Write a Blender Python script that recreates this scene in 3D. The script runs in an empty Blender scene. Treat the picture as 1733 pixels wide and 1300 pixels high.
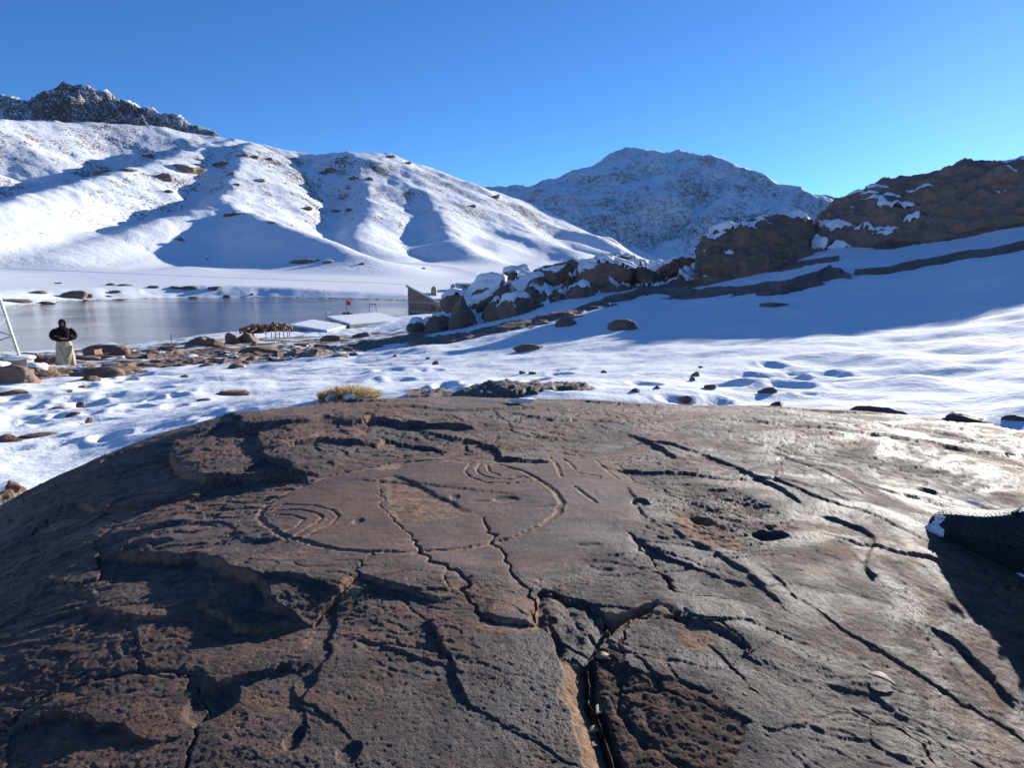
import bpy, bmesh, math, random
import numpy as np
from mathutils import Vector, Matrix

# ------------------------------------------------------------------ camera, world, sun, exposure
SC = bpy.context.scene
COL = SC.collection
F_PX, CX, CY = 1129.0, 866.5, 650.0           # focal length and centre in photo pixels
PITCH = math.atan(180.0 / F_PX)               # looking slightly down; horizon at photo row 470
CP, SP = math.cos(PITCH), math.sin(PITCH)
SUN_AZ, SUN_EL = math.radians(37.5), math.radians(13.2)

cam_d = bpy.data.cameras.new('camera'); cam = bpy.data.objects.new('camera', cam_d); COL.objects.link(cam)
cam.location = (0, 0, 0); cam.rotation_euler = (math.pi/2 - PITCH, 0, 0)
cam_d.sensor_width = 36.0; cam_d.lens = 36.0 * F_PX / 1733.0
cam_d.clip_start = 0.05; cam_d.clip_end = 30000
SC.camera = cam

world = bpy.data.worlds.new('World'); SC.world = world; world.use_nodes = True
wn = world.node_tree; bg = wn.nodes['Background']
sky = wn.nodes.new('ShaderNodeTexSky'); sky.sky_type = 'NISHITA'; sky.sun_disc = False
sky.sun_elevation = SUN_EL; sky.sun_rotation = SUN_AZ
sky.altitude = 2600; sky.air_density = 1.0; sky.dust_density = 0.55; sky.ozone_density = 1.5
hsv = wn.nodes.new('ShaderNodeHueSaturation'); hsv.inputs['Saturation'].default_value = 1.0; hsv.inputs['Value'].default_value = 0.9
tint = wn.nodes.new('ShaderNodeMix'); tint.data_type = 'RGBA'; tint.blend_type = 'MULTIPLY'; tint.inputs[0].default_value = 1.0; tint.inputs[7].default_value = (0.36, 0.72, 1.20, 1)
wn.links.new(sky.outputs[0], tint.inputs[6]); wn.links.new(tint.outputs[2], hsv.inputs['Color']); wn.links.new(hsv.outputs[0], bg.inputs[0]); bg.inputs[1].default_value = 0.084

sun_d = bpy.data.lights.new('sun', 'SUN'); sun_o = bpy.data.objects.new('sun', sun_d); COL.objects.link(sun_o)
sun_d.energy = 4.5; sun_d.angle = math.radians(0.5); sun_d.color = (1.0, 0.955, 0.88)
SUN_DIR = Vector((math.sin(SUN_AZ)*math.cos(SUN_EL), math.cos(SUN_AZ)*math.cos(SUN_EL), math.sin(SUN_EL)))
sun_o.rotation_euler = SUN_DIR.to_track_quat('Z', 'Y').to_euler(); sun_o.location = SUN_DIR * 50

SC.view_settings.view_transform = 'Standard'; SC.view_settings.look = 'None'
SC.view_settings.gamma = 1.0; SC.view_settings.use_curve_mapping = False
SC.view_settings.exposure = 0.95
SC.cycles.max_bounces = 6; SC.cycles.diffuse_bounces = 3; SC.cycles.glossy_bounces = 3
SC.cycles.caustics_reflective = False; SC.cycles.caustics_refractive = False
SC.cycles.sample_clamp_indirect = 4.0

# ------------------------------------------------------------------ numeric helpers
def ray(px, py):
    xc, yc = (np.asarray(px, float) - CX) / F_PX, (CY - np.asarray(py, float)) / F_PX
    return xc, CP + yc*SP, -SP + yc*CP
def tan_el(px, py):
    x, y, z = ray(px, py); return z / np.hypot(x, y)
def azim(px, py):
    x, y, z = ray(px, py); return np.arctan2(x, y)
def at(px, py, r):
    """photo pixel at horizontal distance r (metres) -> world point"""
    x, y, z = ray(px, py); h = np.hypot(x, y)
    return np.stack([x/h*r, y/h*r, z/h*r], -1)
def at_z(px, py, z0):
    x, y, z = ray(px, py); t = z0 / z
    return np.stack([x*t, y*t, z*t], -1)

_rng = np.random.RandomState(7)
_PERM = np.tile(_rng.permutation(256), 3).astype(np.int32)
_g = _rng.normal(size=(256, 3)); _g /= np.linalg.norm(_g, axis=1)[:, None]; _G = _g.astype(np.float32)
def perlin(x, y, z=0.0):
    x = np.asarray(x, np.float64); y = np.asarray(y, np.float64); z = np.broadcast_to(np.asarray(z, np.float64), x.shape)
    xi = np.floor(x); yi = np.floor(y); zi = np.floor(z)
    xf = (x-xi).astype(np.float32); yf = (y-yi).astype(np.float32); zf = (z-zi).astype(np.float32)
    xi = xi.astype(np.int64) & 255; yi = yi.astype(np.int64) & 255; zi = zi.astype(np.int64) & 255
    u = xf*xf*xf*(xf*(xf*6-15)+10); v = yf*yf*yf*(yf*(yf*6-15)+10); w = zf*zf*zf*(zf*(zf*6-15)+10)
    def g(i, j, k):
        G = _G[_PERM[_PERM[_PERM[xi+i]+yi+j]+zi+k]]
        return G[..., 0]*(xf-i) + G[..., 1]*(yf-j) + G[..., 2]*(zf-k)
    a = g(0,0,0); a += u*(g(1,0,0)-a); b = g(0,1,0); b += u*(g(1,1,0)-b); a += v*(b-a)
    c = g(0,0,1); c += u*(g(1,0,1)-c); d = g(0,1,1); d += u*(g(1,1,1)-d); c += v*(d-c)
    return (a + w*(c-a)) * 1.5
def fbm(x, y, z=0.0, octs=4, gain=0.5, lac=2.03):
    s = 0; a = 1.0; f = 1.0
    for i in range(octs):
        s = s + a*perlin(x*f + 17.3*i, y*f - 9.1*i, np.asarray(z)*f + 3.7*i); a *= gain; f *= lac
    return s
def ridged(x, y, z=0.0, octs=4, gain=0.5):
    s = 0; a = 1.0; f = 1.0
    for i in range(octs):
        s = s + a*(1 - 2*np.abs(perlin(x*f + 31.7*i, y*f + 5.9*i, np.asarray(z)*f + 1.3*i))); a *= gain; f *= 2.07
    return s
def sstep(a, b, x):
    t = np.clip((x-a)/(b-a), 0, 1); return t*t*(3-2*t)
def rbf_fit(P, v):
    P = np.asarray(P, float); v = np.asarray(v, float); n = len(P)
    d = np.linalg.norm(P[:, None]-P[None], axis=2)
    K = np.where(d > 0, d*d*np.log(d+1e-12), 0) + np.eye(n)*1e-4
    A = np.zeros((n+3, n+3)); A[:n, :n] = K; A[:n, n] = 1; A[:n, n+1:] = P; A[n:, :n] = A[:n, n:].T
    w = np.linalg.solve(A, np.concatenate([v, np.zeros(3)]))
    def ev(x, y):
        x = np.asarray(x, float); y = np.asarray(y, float); out = w[n] + w[n+1]*x + w[n+2]*y
        for i in range(n):
            d2 = (x-P[i, 0])**2 + (y-P[i, 1])**2
            out = out + w[i]*0.5*d2*np.log(d2+1e-18)
        return out
    return ev
def seg_dist(x, y, poly, extra=None, soft=False):
    """distance to an open polyline, signed side (+ left), arc parameter 0..1 and interpolated extra values"""
    poly = np.asarray(poly, float); L = np.r_[0, np.cumsum(np.hypot(*np.diff(poly[:, :2], axis=0).T))]
    best = np.full(x.shape, 1e18); side = np.zeros(x.shape); tt = np.zeros(x.shape)
    ex = np.zeros(x.shape) if extra is not None else None
    sw = np.zeros(x.shape); swt = np.zeros(x.shape)
    for i in range(len(poly)-1):
        ax, ay = poly[i, :2]; bx, by = poly[i+1, :2]; dx, dy = bx-ax, by-ay; l2 = dx*dx+dy*dy+1e-18
        t = np.clip(((x-ax)*dx + (y-ay)*dy)/l2, 0, 1); qx = x-ax-t*dx; qy = y-ay-t*dy
        d = qx*qx+qy*qy; m = d < best; sg = dx*qy-dy*qx; nrm_ = math.sqrt(l2)
        for e, j in ((0, i-1), (1, i+1)):
            if 0 <= j < len(poly)-1:
                ex_, ey_ = poly[j+1, :2]-poly[j, :2]; el = math.hypot(ex_, ey_)+1e-12
                sg = np.where(t == e, (dx/nrm_+ex_/el)*qy-(dy/nrm_+ey_/el)*qx, sg)
        best = np.where(m, d, best); side = np.where(m, np.sign(sg), side)
        tt = np.where(m, (L[i]+t*(L[i+1]-L[i]))/L[-1], tt)
        if soft: wgt = 1.0/(d+1e-6)**3; sw += wgt; swt += wgt*(L[i]+t*(L[i+1]-L[i]))/L[-1]
        if extra is not None: ex = np.where(m, extra[i]+t*(extra[i+1]-extra[i]), ex)
    if soft: tt = swt/sw
    return np.sqrt(best), side, tt, ex
def in_poly(x, y, poly):
    inside = np.zeros(np.shape(x), bool); n = len(poly); j = n-1
    for i in range(n):
        xi, yi = poly[i][:2]; xj, yj = poly[j][:2]
        c = ((yi > y) != (yj > y)) & (x < (xj-xi)*(y-yi)/(yj-yi+1e-18)+xi)
        inside ^= c; j = i
    return inside
def poly_sd(x, y, poly):
    P = [p for p in poly] + [poly[0]]
    d, _, _, _ = seg_dist(x, y, np.array(P)[:, :2]); return np.where(in_poly(x, y, poly), -d, d)

# ------------------------------------------------------------------ object helpers
def tag(o, label=None, cat=None, group=None, kind=None):
    if label: o['label'] = label
    if cat: o['category'] = cat
    if group: o['group'] = group
    if kind: o['kind'] = kind
    return o
def link_mesh(name, me, mat=None, parent=None):
    o = bpy.data.objects.new(name, me); COL.objects.link(o)
    if mat is not None and not me.materials: me.materials.append(mat)
    if parent is not None: o.parent = parent
    return o
def np_mesh(name, V, Fq, mat=None, parent=None, smooth=True, attrs=None):
    """V (n,3), Fq (m,3|4) arrays -> mesh object"""
    V = np.ascontiguousarray(V, np.float32); Fq = np.ascontiguousarray(Fq, np.int32)
    me = bpy.data.meshes.new(name); k = Fq.shape[1]
    me.vertices.add(len(V)); me.vertices.foreach_set('co', V.ravel())
    me.loops.add(Fq.size); me.loops.foreach_set('vertex_index', Fq.ravel())
    me.polygons.add(len(Fq)); me.polygons.foreach_set('loop_start', np.arange(0, Fq.size, k, dtype=np.int32))
    me.polygons.foreach_set('use_smooth', np.full(len(Fq), smooth, bool))
    if attrs:
        for kk, vv in attrs.items():
            a = me.attributes.new(kk, 'FLOAT', 'POINT'); a.data.foreach_set('value', np.ascontiguousarray(vv, np.float32))
    me.update(calc_edges=True)
    return link_mesh(name, me, mat, parent)
def submesh(V, Fq, mask, attrs=None):
    Fs = Fq[mask]; idx = np.unique(Fs); mp = np.full(len(V), -1, np.int64); mp[idx] = np.arange(len(idx))
    return V[idx], mp[Fs], ({k: v[idx] for k, v in attrs.items()} if attrs else None)
def grid_faces(nr, nc, wrap=False):
    i, j = np.meshgrid(np.arange(nr-1), np.arange(nc if wrap else nc-1), indexing='ij')
    j2 = (j+1) % nc
    return np.stack([i*nc+j, i*nc+j2, (i+1)*nc+j2, (i+1)*nc+j], -1).reshape(-1, 4)
def empty(name, loc=(0, 0, 0), rz=0.0):
    o = bpy.data.objects.new(name, None); COL.objects.link(o); o.location = loc; o.rotation_euler.z = rz
    o.empty_display_size = 0.2; return o

# ------------------------------------------------------------------ material helpers
class NT:
    def __init__(s, name):
        s.m = bpy.data.materials.new(name); s.m.use_nodes = True; s.t = s.m.node_tree
        s.b = s.t.nodes['Principled BSDF']; s.geo = None
    def n(s, typ, **kw):
        nd = s.t.nodes.new(typ)
        for k, v in kw.items(): setattr(nd, k, v)
        return nd
    def l(s, a, b): s.t.links.new(a, b)
    def pos(s, obj=False):
        if obj: return s.n('ShaderNodeTexCoord').outputs['Object']
        if s.geo is None: s.geo = s.n('ShaderNodeNewGeometry')
        return s.geo.outputs['Position']
    def nrm(s):
        s.pos(); return s.geo.outputs['Normal']
    def mapping(s, vec, scale=(1, 1, 1), rot=(0, 0, 0)):
        m = s.n('ShaderNodeMapping'); m.inputs['Scale'].default_value = scale; m.inputs['Rotation'].default_value = rot
        s.l(vec, m.inputs['Vector']); return m.outputs[0]
    def noise(s, vec, scale, detail=4, rough=0.55, dist=0.0):
        x = s.n('ShaderNodeTexNoise'); s.l(vec, x.inputs['Vector'])
        x.inputs['Scale'].default_value = scale; x.inputs['Detail'].default_value = detail
        x.inputs['Roughness'].default_value = rough; x.inputs['Distortion'].default_value = dist
        return x.outputs['Fac']
    def voro(s, vec, scale, feature='F1', out='Distance'):
        x = s.n('ShaderNodeTexVoronoi', feature=feature); s.l(vec, x.inputs['Vector']); x.inputs['Scale'].default_value = scale
        return x.outputs[out]
    def rng(s, v, a, b, c=0.0, d=1.0, smooth=True):
        x = s.n('ShaderNodeMapRange'); x.interpolation_type = 'SMOOTHSTEP' if smooth else 'LINEAR'
        s.l(v, x.inputs[0])
        for i, q in enumerate((a, b, c, d)): x.inputs[i+1].default_value = q
        return x.outputs[0]
    def math(s, op, a, b=None, c=None):
        x = s.n('ShaderNodeMath', operation=op)
        for i, q in enumerate((a, b, c)):
            if q is None: continue
            if isinstance(q, (int, float)): x.inputs[i].default_value = q
            else: s.l(q, x.inputs[i])
        return x.outputs[0]
    def mix(s, fac, a, b):
        x = s.n('ShaderNodeMix', data_type='RGBA')
        if isinstance(fac, (int, float)): x.inputs[0].default_value = fac
        else: s.l(fac, x.inputs[0])
        for q, i in ((a, 6), (b, 7)):
            if isinstance(q, tuple): x.inputs[i].default_value = (*q, 1.0) if len(q) == 3 else q
            else: s.l(q, x.inputs[i])
        return x.outputs[2]
    def attr(s, name):
        return s.n('ShaderNodeAttribute', attribute_name=name).outputs['Fac']
    def bump(s, h, dist, strength=1.0, prev=None):
        x = s.n('ShaderNodeBump'); x.inputs['Distance'].default_value = dist; x.inputs['Strength'].default_value = strength
        s.l(h, x.inputs['Height'])
        if prev is not None: s.l(prev, x.inputs['Normal'])
        return x.outputs[0]
    def sepz(s, v, i=2):
        x = s.n('ShaderNodeSeparateXYZ'); s.l(v, x.inputs[0]); return x.outputs[i]
    def fin(s, col=None, rough=None, nrm=None, spec=None, metal=None):
        for q, nme in ((col, 'Base Color'), (rough, 'Roughness'), (spec, 'Specular IOR Level'), (metal, 'Metallic')):
            if q is None: continue
            if isinstance(q, tuple): s.b.inputs[nme].default_value = (*q, 1.0)
            elif isinstance(q, (int, float)): s.b.inputs[nme].default_value = q
            else: s.l(q, s.b.inputs[nme])
        if nrm is not None: s.l(nrm, s.b.inputs['Normal'])
        return s.m

def mat_snow_ground():
    t = NT('snow_ground'); p = t.pos()
    bare = t.attr('bare')
    n1 = t.noise(t.mapping(p, (0.35, 0.8, 0.6), (0, 0, 0.25)), 1.1, 6, 0.65); n2 = t.noise(p, 5.0, 5, 0.65)
    m = t.math('ADD', bare, t.math('MULTIPLY', t.math('SUBTRACT', n1, 0.5), 1.1))
    m = t.math('ADD', m, t.math('MULTIPLY', t.math('SUBTRACT', n2, 0.5), 0.45))
    m = t.rng(m, 0.50, 0.60)
    soil = t.mix(t.noise(p, 3.0, 6, 0.7), (0.07, 0.045, 0.03), (0.22, 0.14, 0.09))
    snow = t.mix(t.noise(p, 0.6, 3), (0.82, 0.85, 0.88), (0.89, 0.90, 0.91))
    col = t.mix(m, snow, soil)
    b1 = t.bump(t.noise(p, 9.0, 5, 0.6), 0.035, 0.5)
    b2 = t.bump(t.noise(p, 90.0, 3, 0.6), 0.004, 0.5, b1)
    return t.fin(col, 0.9, b2, 0.10)
def mat_mountain(name, rocky):
    t = NT(name); p = t.pos()
    steep = t.attr('steep')
    n0 = t.noise(p, 0.008, 4, 0.6); n1 = t.noise(p, 0.05, 6, 0.68); n2 = t.noise(p, 0.30, 4, 0.7)
    m = t.math('ADD', steep, t.math('MULTIPLY', t.math('SUBTRACT', n0, 0.5), 0.55))
    m = t.math('ADD', m, t.math('MULTIPLY', t.math('SUBTRACT', n1, 0.5), 0.9))
    m = t.math('ADD', m, t.math('MULTIPLY', t.math('SUBTRACT', n2, 0.5), 2.2))
    m = t.rng(m, 0.63-rocky, 0.96-rocky)
    soil = t.mix(t.noise(p, 0.03, 6, 0.7), (0.06, 0.045, 0.035), (0.21, 0.14, 0.10))
    col = t.mix(m, (0.86, 0.88, 0.90), soil)
    b1 = t.bump(t.noise(p, 0.16, 6, 0.7), 2.2, 0.45)
    return t.fin(col, 0.75, b1, 0.2)
def mat_rock(name, c1, c2, c3, scale=1.0, rough=(0.55, 0.85), lichen=0.35, bumpd=0.05, obj=False):
    t = NT(name); p = t.pos(obj)
    a = t.noise(p, 0.9*scale, 6, 0.65, 0.4); b = t.noise(p, 4.5*scale, 6, 0.7); c = t.noise(p, 18*scale, 4, 0.7)
    col = t.mix(t.rng(a, 0.36, 0.64), c1, c2)
    col = t.mix(t.math('MULTIPLY', t.rng(b, 0.5, 0.66), 0.8), col, c3)
    col = t.mix(t.math('MULTIPLY', t.rng(c, 0.55, 0.72), lichen), col, (0.24, 0.23, 0.19))
    col = t.mix(t.math('MULTIPLY', t.rng(t.noise(p, 2.2*scale, 5, 0.7), 0.56, 0.7), 0.5), col, (0.05, 0.044, 0.040))
    st = t.mapping(p, (1.0*scale, 1.0*scale, 5.0*scale), (0.35, 0.15, 0))
    b1 = t.bump(t.noise(st, 1.6, 6, 0.7), bumpd*2.0, 0.7)
    b2 = t.bump(t.noise(p, 9*scale, 6, 0.7), bumpd, 0.8, b1)
    return t.fin(col, t.rng(b, 0.3, 0.7, rough[0], rough[1]), b2, 0.35)
def mat_plain(name, c1, c2, scale, rough=0.7, bumpd=0.0, metal=0.0, obj=False, spec=0.4):
    t = NT(name); p = t.pos(obj)
    col = t.mix(t.rng(t.noise(p, scale, 5, 0.65), 0.3, 0.7), c1, c2)
    nr = t.bump(t.noise(p, scale*3, 5, 0.65), bumpd, 0.7) if bumpd else None
    return t.fin(col, rough, nr, spec, metal)

M_SNOWG = mat_snow_ground()
M_MTN = mat_mountain('thin_snow_slope', 0.0)
M_FAR = mat_mountain('far_snow_slope', -0.05)
M_CRAG = mat_mountain('crag_rock_and_snow', 0.16)
def mat_snow():
    t = NT('snow'); p = t.pos()
    b1 = t.bump(t.noise(p, 6.0, 5, 0.6), 0.04, 0.5)
    return t.fin((0.86, 0.88, 0.90), 0.9, b1, 0.10)
M_SNOW = mat_snow()
def mat_water():
    t = NT('lake_water'); p = t.pos()
    a = t.mapping(p, (1.0, 0.45, 1.0))
    big = t.noise(p, 0.02, 3, 0.5)
    st = t.rng(big, 0.40, 0.62, 0.25, 0.9)
    x = t.n('ShaderNodeBump'); x.inputs['Distance'].default_value = 0.22
    t.l(t.noise(a, 1.6, 4, 0.6), x.inputs['Height']); t.l(st, x.inputs['Strength'])
    m = t.fin((0.012, 0.02, 0.028), 0.06, x.outputs[0], 0.5)
    t.b.inputs['IOR'].default_value = 1.33
    return m
M_WATER = mat_water()

# ------------------------------------------------------------------ terrain height
LAKE_Z = -8.0
TP = []                                          # (azimuth*3, ln r, tan elevation)
def tp(px, py, r): TP.append((azim(px, py)*3, math.log(r), float(tan_el(px, py))))
def tz(az_deg, z, r): TP.append((math.radians(az_deg)*3, math.log(r), z/r))
for a in (-60, -40, -20, 0, 20, 40, 60):
    tz(a, -1.45, 1.1); tz(a, -1.3 if a < 0 else -1.05, 2.1)
for q in [(30,820,3.9),(50,790,4.6),(50,730,7),(50,690,10),(50,660,14.5),(112,627,24),(0,615,32),(112,605,45),(130,592,70),
          (250,720,5.5),(250,690,8),(250,660,12.5),(250,630,22),(250,600,40),(250,583,62),(350,565,75),
          (450,690,4.8),(450,665,8.5),(450,640,13.5),(450,615,22),(450,590,38),(450,570,60),(450,556,80),
          (600,672,4.6),(600,650,7.2),(600,625,13),(600,600,22),(620,580,36),(620,562,60),(600,545,85),
          (800,668,4.1),(800,640,7.5),(800,610,14),(800,580,22),(760,560,32),(720,545,60),(720,532,95),
          (1000,674,3.8),(1000,640,6.2),(1000,600,12),(1000,560,19),(1000,520,28),(1000,490,36),(900,515,70),(1000,505,80),
          (1200,684,3.8),(1200,650,5.6),(1200,600,10),(1200,560,16),(1200,515,25),(1200,480,33),(1200,455,45),
          (1400,695,3.7),(1400,650,5.8),(1400,590,10),(1400,545,15),(1400,480,26),(1400,430,33),(1400,400,45),
          (1600,700,3.7),(1600,650,5.8),(1600,590,9.5),(1600,545,13),(1600,480,22),(1600,420,33),(1600,380,42),
          (1733,702,3.6),(1733,650,5.7),(1733,580,9.5),(1733,515,14),(1733,450,22),(1733,385,35),(1733,350,42),
          (2150,660,5.0),(2150,560,10),(2150,480,18),(2150,380,35),(2150,340,45),
          (-350,800,5.5),(-350,690,12),(-350,620,30),(-350,590,60),
          (1400,420,80),(1733,405,80),(1400,430,250),(1733,420,250),(2150,400,250),(1200,470,90),(1200,452,250),
          (100,497,262),(100,470,420),(100,440,650),(400,495,262),(400,465,450),(400,440,650),
          (700,500,256),(700,470,450),(700,445,700),(1000,482,400),(1000,455,700),
          (100,432,1200),(700,440,1200),(1100,446,1500),(1100,446,3200),(100,432,3200),(1733,420,3200),(600,440,3200)]: tp(*q)
for q in [(-36,-8,110),(-26,-8,95),(-26,-8,190),(-13,-8,150),(-13,-8,220),(-3,-7.2,130),(-3,-8,230),(-38,-8,170)]: tz(*q)
_T = rbf_fit([q[:2] for q in TP], [q[2] for q in TP])
LAKE = [at_z(px, py, LAKE_Z)[:2] for px, py in [(-260,575),(-150,548),(0,527),(45,517),(130,509),(200,507),(300,504),(430,503),(560,505),(690,509),(840,511),
        (900,522),(800,533),(690,541),(600,546),(560,549),(490,556),(400,562),(330,569),(245,583),(215,588),(130,594),(60,599),(0,604),(-200,622)]]
EDGE_NOISE = 1.0

def Rg(fam, k, pts):
    P = np.array([at(a, b, r) for a, b, r in pts]); return fam, k, P
RIDGES = [
  Rg(0, 0.50, [(-500,150,950),(-200,190,1080),(0,207,1220),(130,210,1330),(250,215,1410),(330,229,1460),(420,243,1500),(500,261,1530),(560,261,1520),
               (590,259,1460),(650,263,1550),(720,285,1680),(800,315,1850),(870,338,2000),(940,364,2150),(1020,400,2300),(1110,440,2500)]),
  Rg(0, 0.55, [(400,240,1470),(300,262,1180),(210,292,980),(110,322,820),(0,347,680),(-120,378,560)]),
  Rg(0, 0.42, [(420,243,1350),(400,285,1150),(385,325,980),(375,347,860),(440,372,740),(520,398,640),(600,428,540)]),
  Rg(0, 0.42, [(375,347,860),(280,372,740),(180,402,640),(90,436,540)]),
  Rg(0, 0.42, [(590,259,1460),(612,300,1300),(625,340,1130),(612,380,960),(600,405,830)]),
  Rg(0, 0.42, [(660,264,1560),(715,320,1330),(740,365,1130),(760,400,960),(800,430,800)]),
  Rg(0, 0.42, [(830,325,1930),(850,352,1740),(890,392,1450),(940,420,1200),(985,440,1000)]),
  Rg(1, 0.50, [(780,314,4200),(830,320,3900),(900,316,3700),(940,302,3600),(1000,285,3500),(1040,262,3450),(1065,254,3400),(1110,256,3350),(1150,260,3300),
               (1200,264,3250),(1250,285,3200),(1290,300,3150),(1330,315,3100),(1370,330,3050),(1400,347,3000),(1500,372,2900),(1650,400,2800),(1900,440,2700)]),
  Rg(1, 0.50, [(1065,254,3400),(1010,300,3200),(960,340,2950),(900,372,2750)]),
  Rg(1, 0.50, [(1150,260,3300),(1120,310,3050),(1080,350,2850),(1020,395,2650)]),
  Rg(1, 0.50, [(1250,285,3200),(1230,330,2900),(1190,370,2650),(1120,420,2400)]),
  Rg(1, 0.50, [(1340,318,3090),(1330,350,2850),(1290,385,2600)]),
  Rg(2, 0.80, [(-300,190,2100),(-100,178,2080),(0,172,2050),(60,170,2020),(88,166,2000),(105,150,1990),(125,147,1980),(150,154,1970),(185,164,1960),(200,177,1950),
               (260,190,1930),(300,205,1910),(355,230,1880),(420,262,1850)]),
]
def height(x, y, fam_out=False, micro=True):
    x = np.asarray(x, float); y = np.asarray(y, float)
    r = np.hypot(x, y); az = np.arctan2(x, y)
    z = r * _T(np.clip(az, -0.95, 0.95)*3, np.log(np.maximum(r, 0.8)))
    z = np.where(np.abs(az) > 0.95, z - 0*r, z)
    # lake basin
    m = (r > 40) & (r < 420) & (y > 0)
    if m.any():
        d = poly_sd(x[m], y[m], LAKE); zz = z[m]
        d = d + 1.6*fbm(x[m]*0.12, y[m]*0.12, 4.0, 3)
        out = LAKE_Z + 0.10*d + np.clip((zz-LAKE_Z-0.10*d), -1e9, 1e9)*sstep(0, 22, d)
        zz = np.where(d > 0, np.maximum(out, LAKE_Z+0.02*d), LAKE_Z + np.maximum(0.2*d, -2.5))
        z = z.copy(); z[m] = zz
    far = r > 300
    fam = np.full(x.shape, -1)
    if far.any():
        X, Y = x[far], y[far]; zz = z[far]
        wx = X + 40*fbm(X*0.004, Y*0.004, 1.0, 3); wy = Y + 40*fbm(X*0.004, Y*0.004, 9.0, 3)
        damp = sstep(300, 600, r[far])
        best = zz.copy(); f = np.full(X.shape, -1); rel = np.zeros(X.shape)
        for fm, k, P in RIDGES:
            d, s, t, zc = seg_dist(X, Y, P, P[:, 2]); d2, s2, t2, zc2 = seg_dist(wx, wy, P, P[:, 2])
            w = sstep(0, 120, d); d = d*(1-w)+d2*w; zc = zc*(1-w)+zc2*w
            kk = k*(1+0.18*perlin(X*0.006, Y*0.006, 20.0+fm))
            dd = np.sqrt(d*d+14*14)-14
            zr = zc - kk*dd*(1-0.22*sstep(150, 700, dd))
            S = 9.0 if fm != 2 else 4.0
            h = np.clip(0.5+0.5*(zr-best)/(S*2), 0, 1)
            nb = best*(1-h)+zr*h + S*2*h*(1-h)*0.5
            f = np.where(h > 0.5, fm, f); best = nb
        lift = np.clip((best-zz)/60.0, 0, 1)
        if micro:
            n = ridged(X*0.011, Y*0.011, 2.0, 4)*3.2 + fbm(X*0.05, Y*0.05, 5.0, 3)*1.4
            n = n + np.where(f == 2, ridged(X*0.013, Y*0.013, 7.0, 5, 0.62)*15-13, 0)
            n = n + np.where(f == 1, ridged(X*0.006, Y*0.006, 3.0, 5, 0.55)*13-8, 0)
            best = best + n*lift
        z = z.copy(); z[far] = zz*(1-damp)+best*damp; fam[far] = f
    if micro:
        a = np.clip(r/8.0, 0.35, 8.0)
        land = sstep(0.0, 1.2, z-LAKE_Z)*sstep(1.5, 3.0, r)*(1-0.7*sstep(150, 400, r))
        s1 = fbm(x*0.35, y*0.35, 0.3, 3)*0.10*sstep(3, 9, r) + fbm(x*1.7, y*1.7, 6.0, 3)*0.022
        hum = sstep(0.05, 0.75, az)*(1-sstep(7, 12, r))
        s2 = hum*(0.13*fbm(x*0.9+3, y*0.9, 11.0, 2) + 0.10*perlin(x*1.9, y*1.9, 2.0)*sstep(0.6, 0.3, az)*(1-sstep(6, 8, r)))
        s3 = 0.10*fbm(x*0.55, y*0.8, 15.0, 3)*sstep(0.05, -0.2, az)*sstep(5, 12, r)*(1-sstep(60, 100, r))
        z = z + land*(s1+s2+s3)
    return (z, fam) if fam_out else z
def hz(x, y): return float(height(np.array([x]), np.array([y]))[0])
def hit(px, py, r0=2.0, r1=5000.0):
    """first point of the terrain seen through a photo pixel"""
    d = np.array(at(px, py, 1.0)); lo, hi = math.log(r0), math.log(r1)
    for n in (420, 40):
        r = np.exp(np.linspace(lo, hi, n)); P = d[None]*r[:, None]; h = height(P[:, 0], P[:, 1]); b = np.where(P[:, 2] < h)[0]
        i = max(b[0] if len(b) else n-1, 1); lo, hi = math.log(r[i-1]), math.log(r[i])
    d0 = P[i-1, 2]-h[i-1]; d1 = P[i, 2]-h[i]; t = min(max(d0/(d0-d1+1e-12), 0), 1); return P[i-1]*(1-t)+P[i]*t

# bare, rocky ground between the lake and the snow field (photo region -> ground positions)
def on_ground_poly(pts, zs=None): return [hit(*p)[:2] for p in pts]

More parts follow.
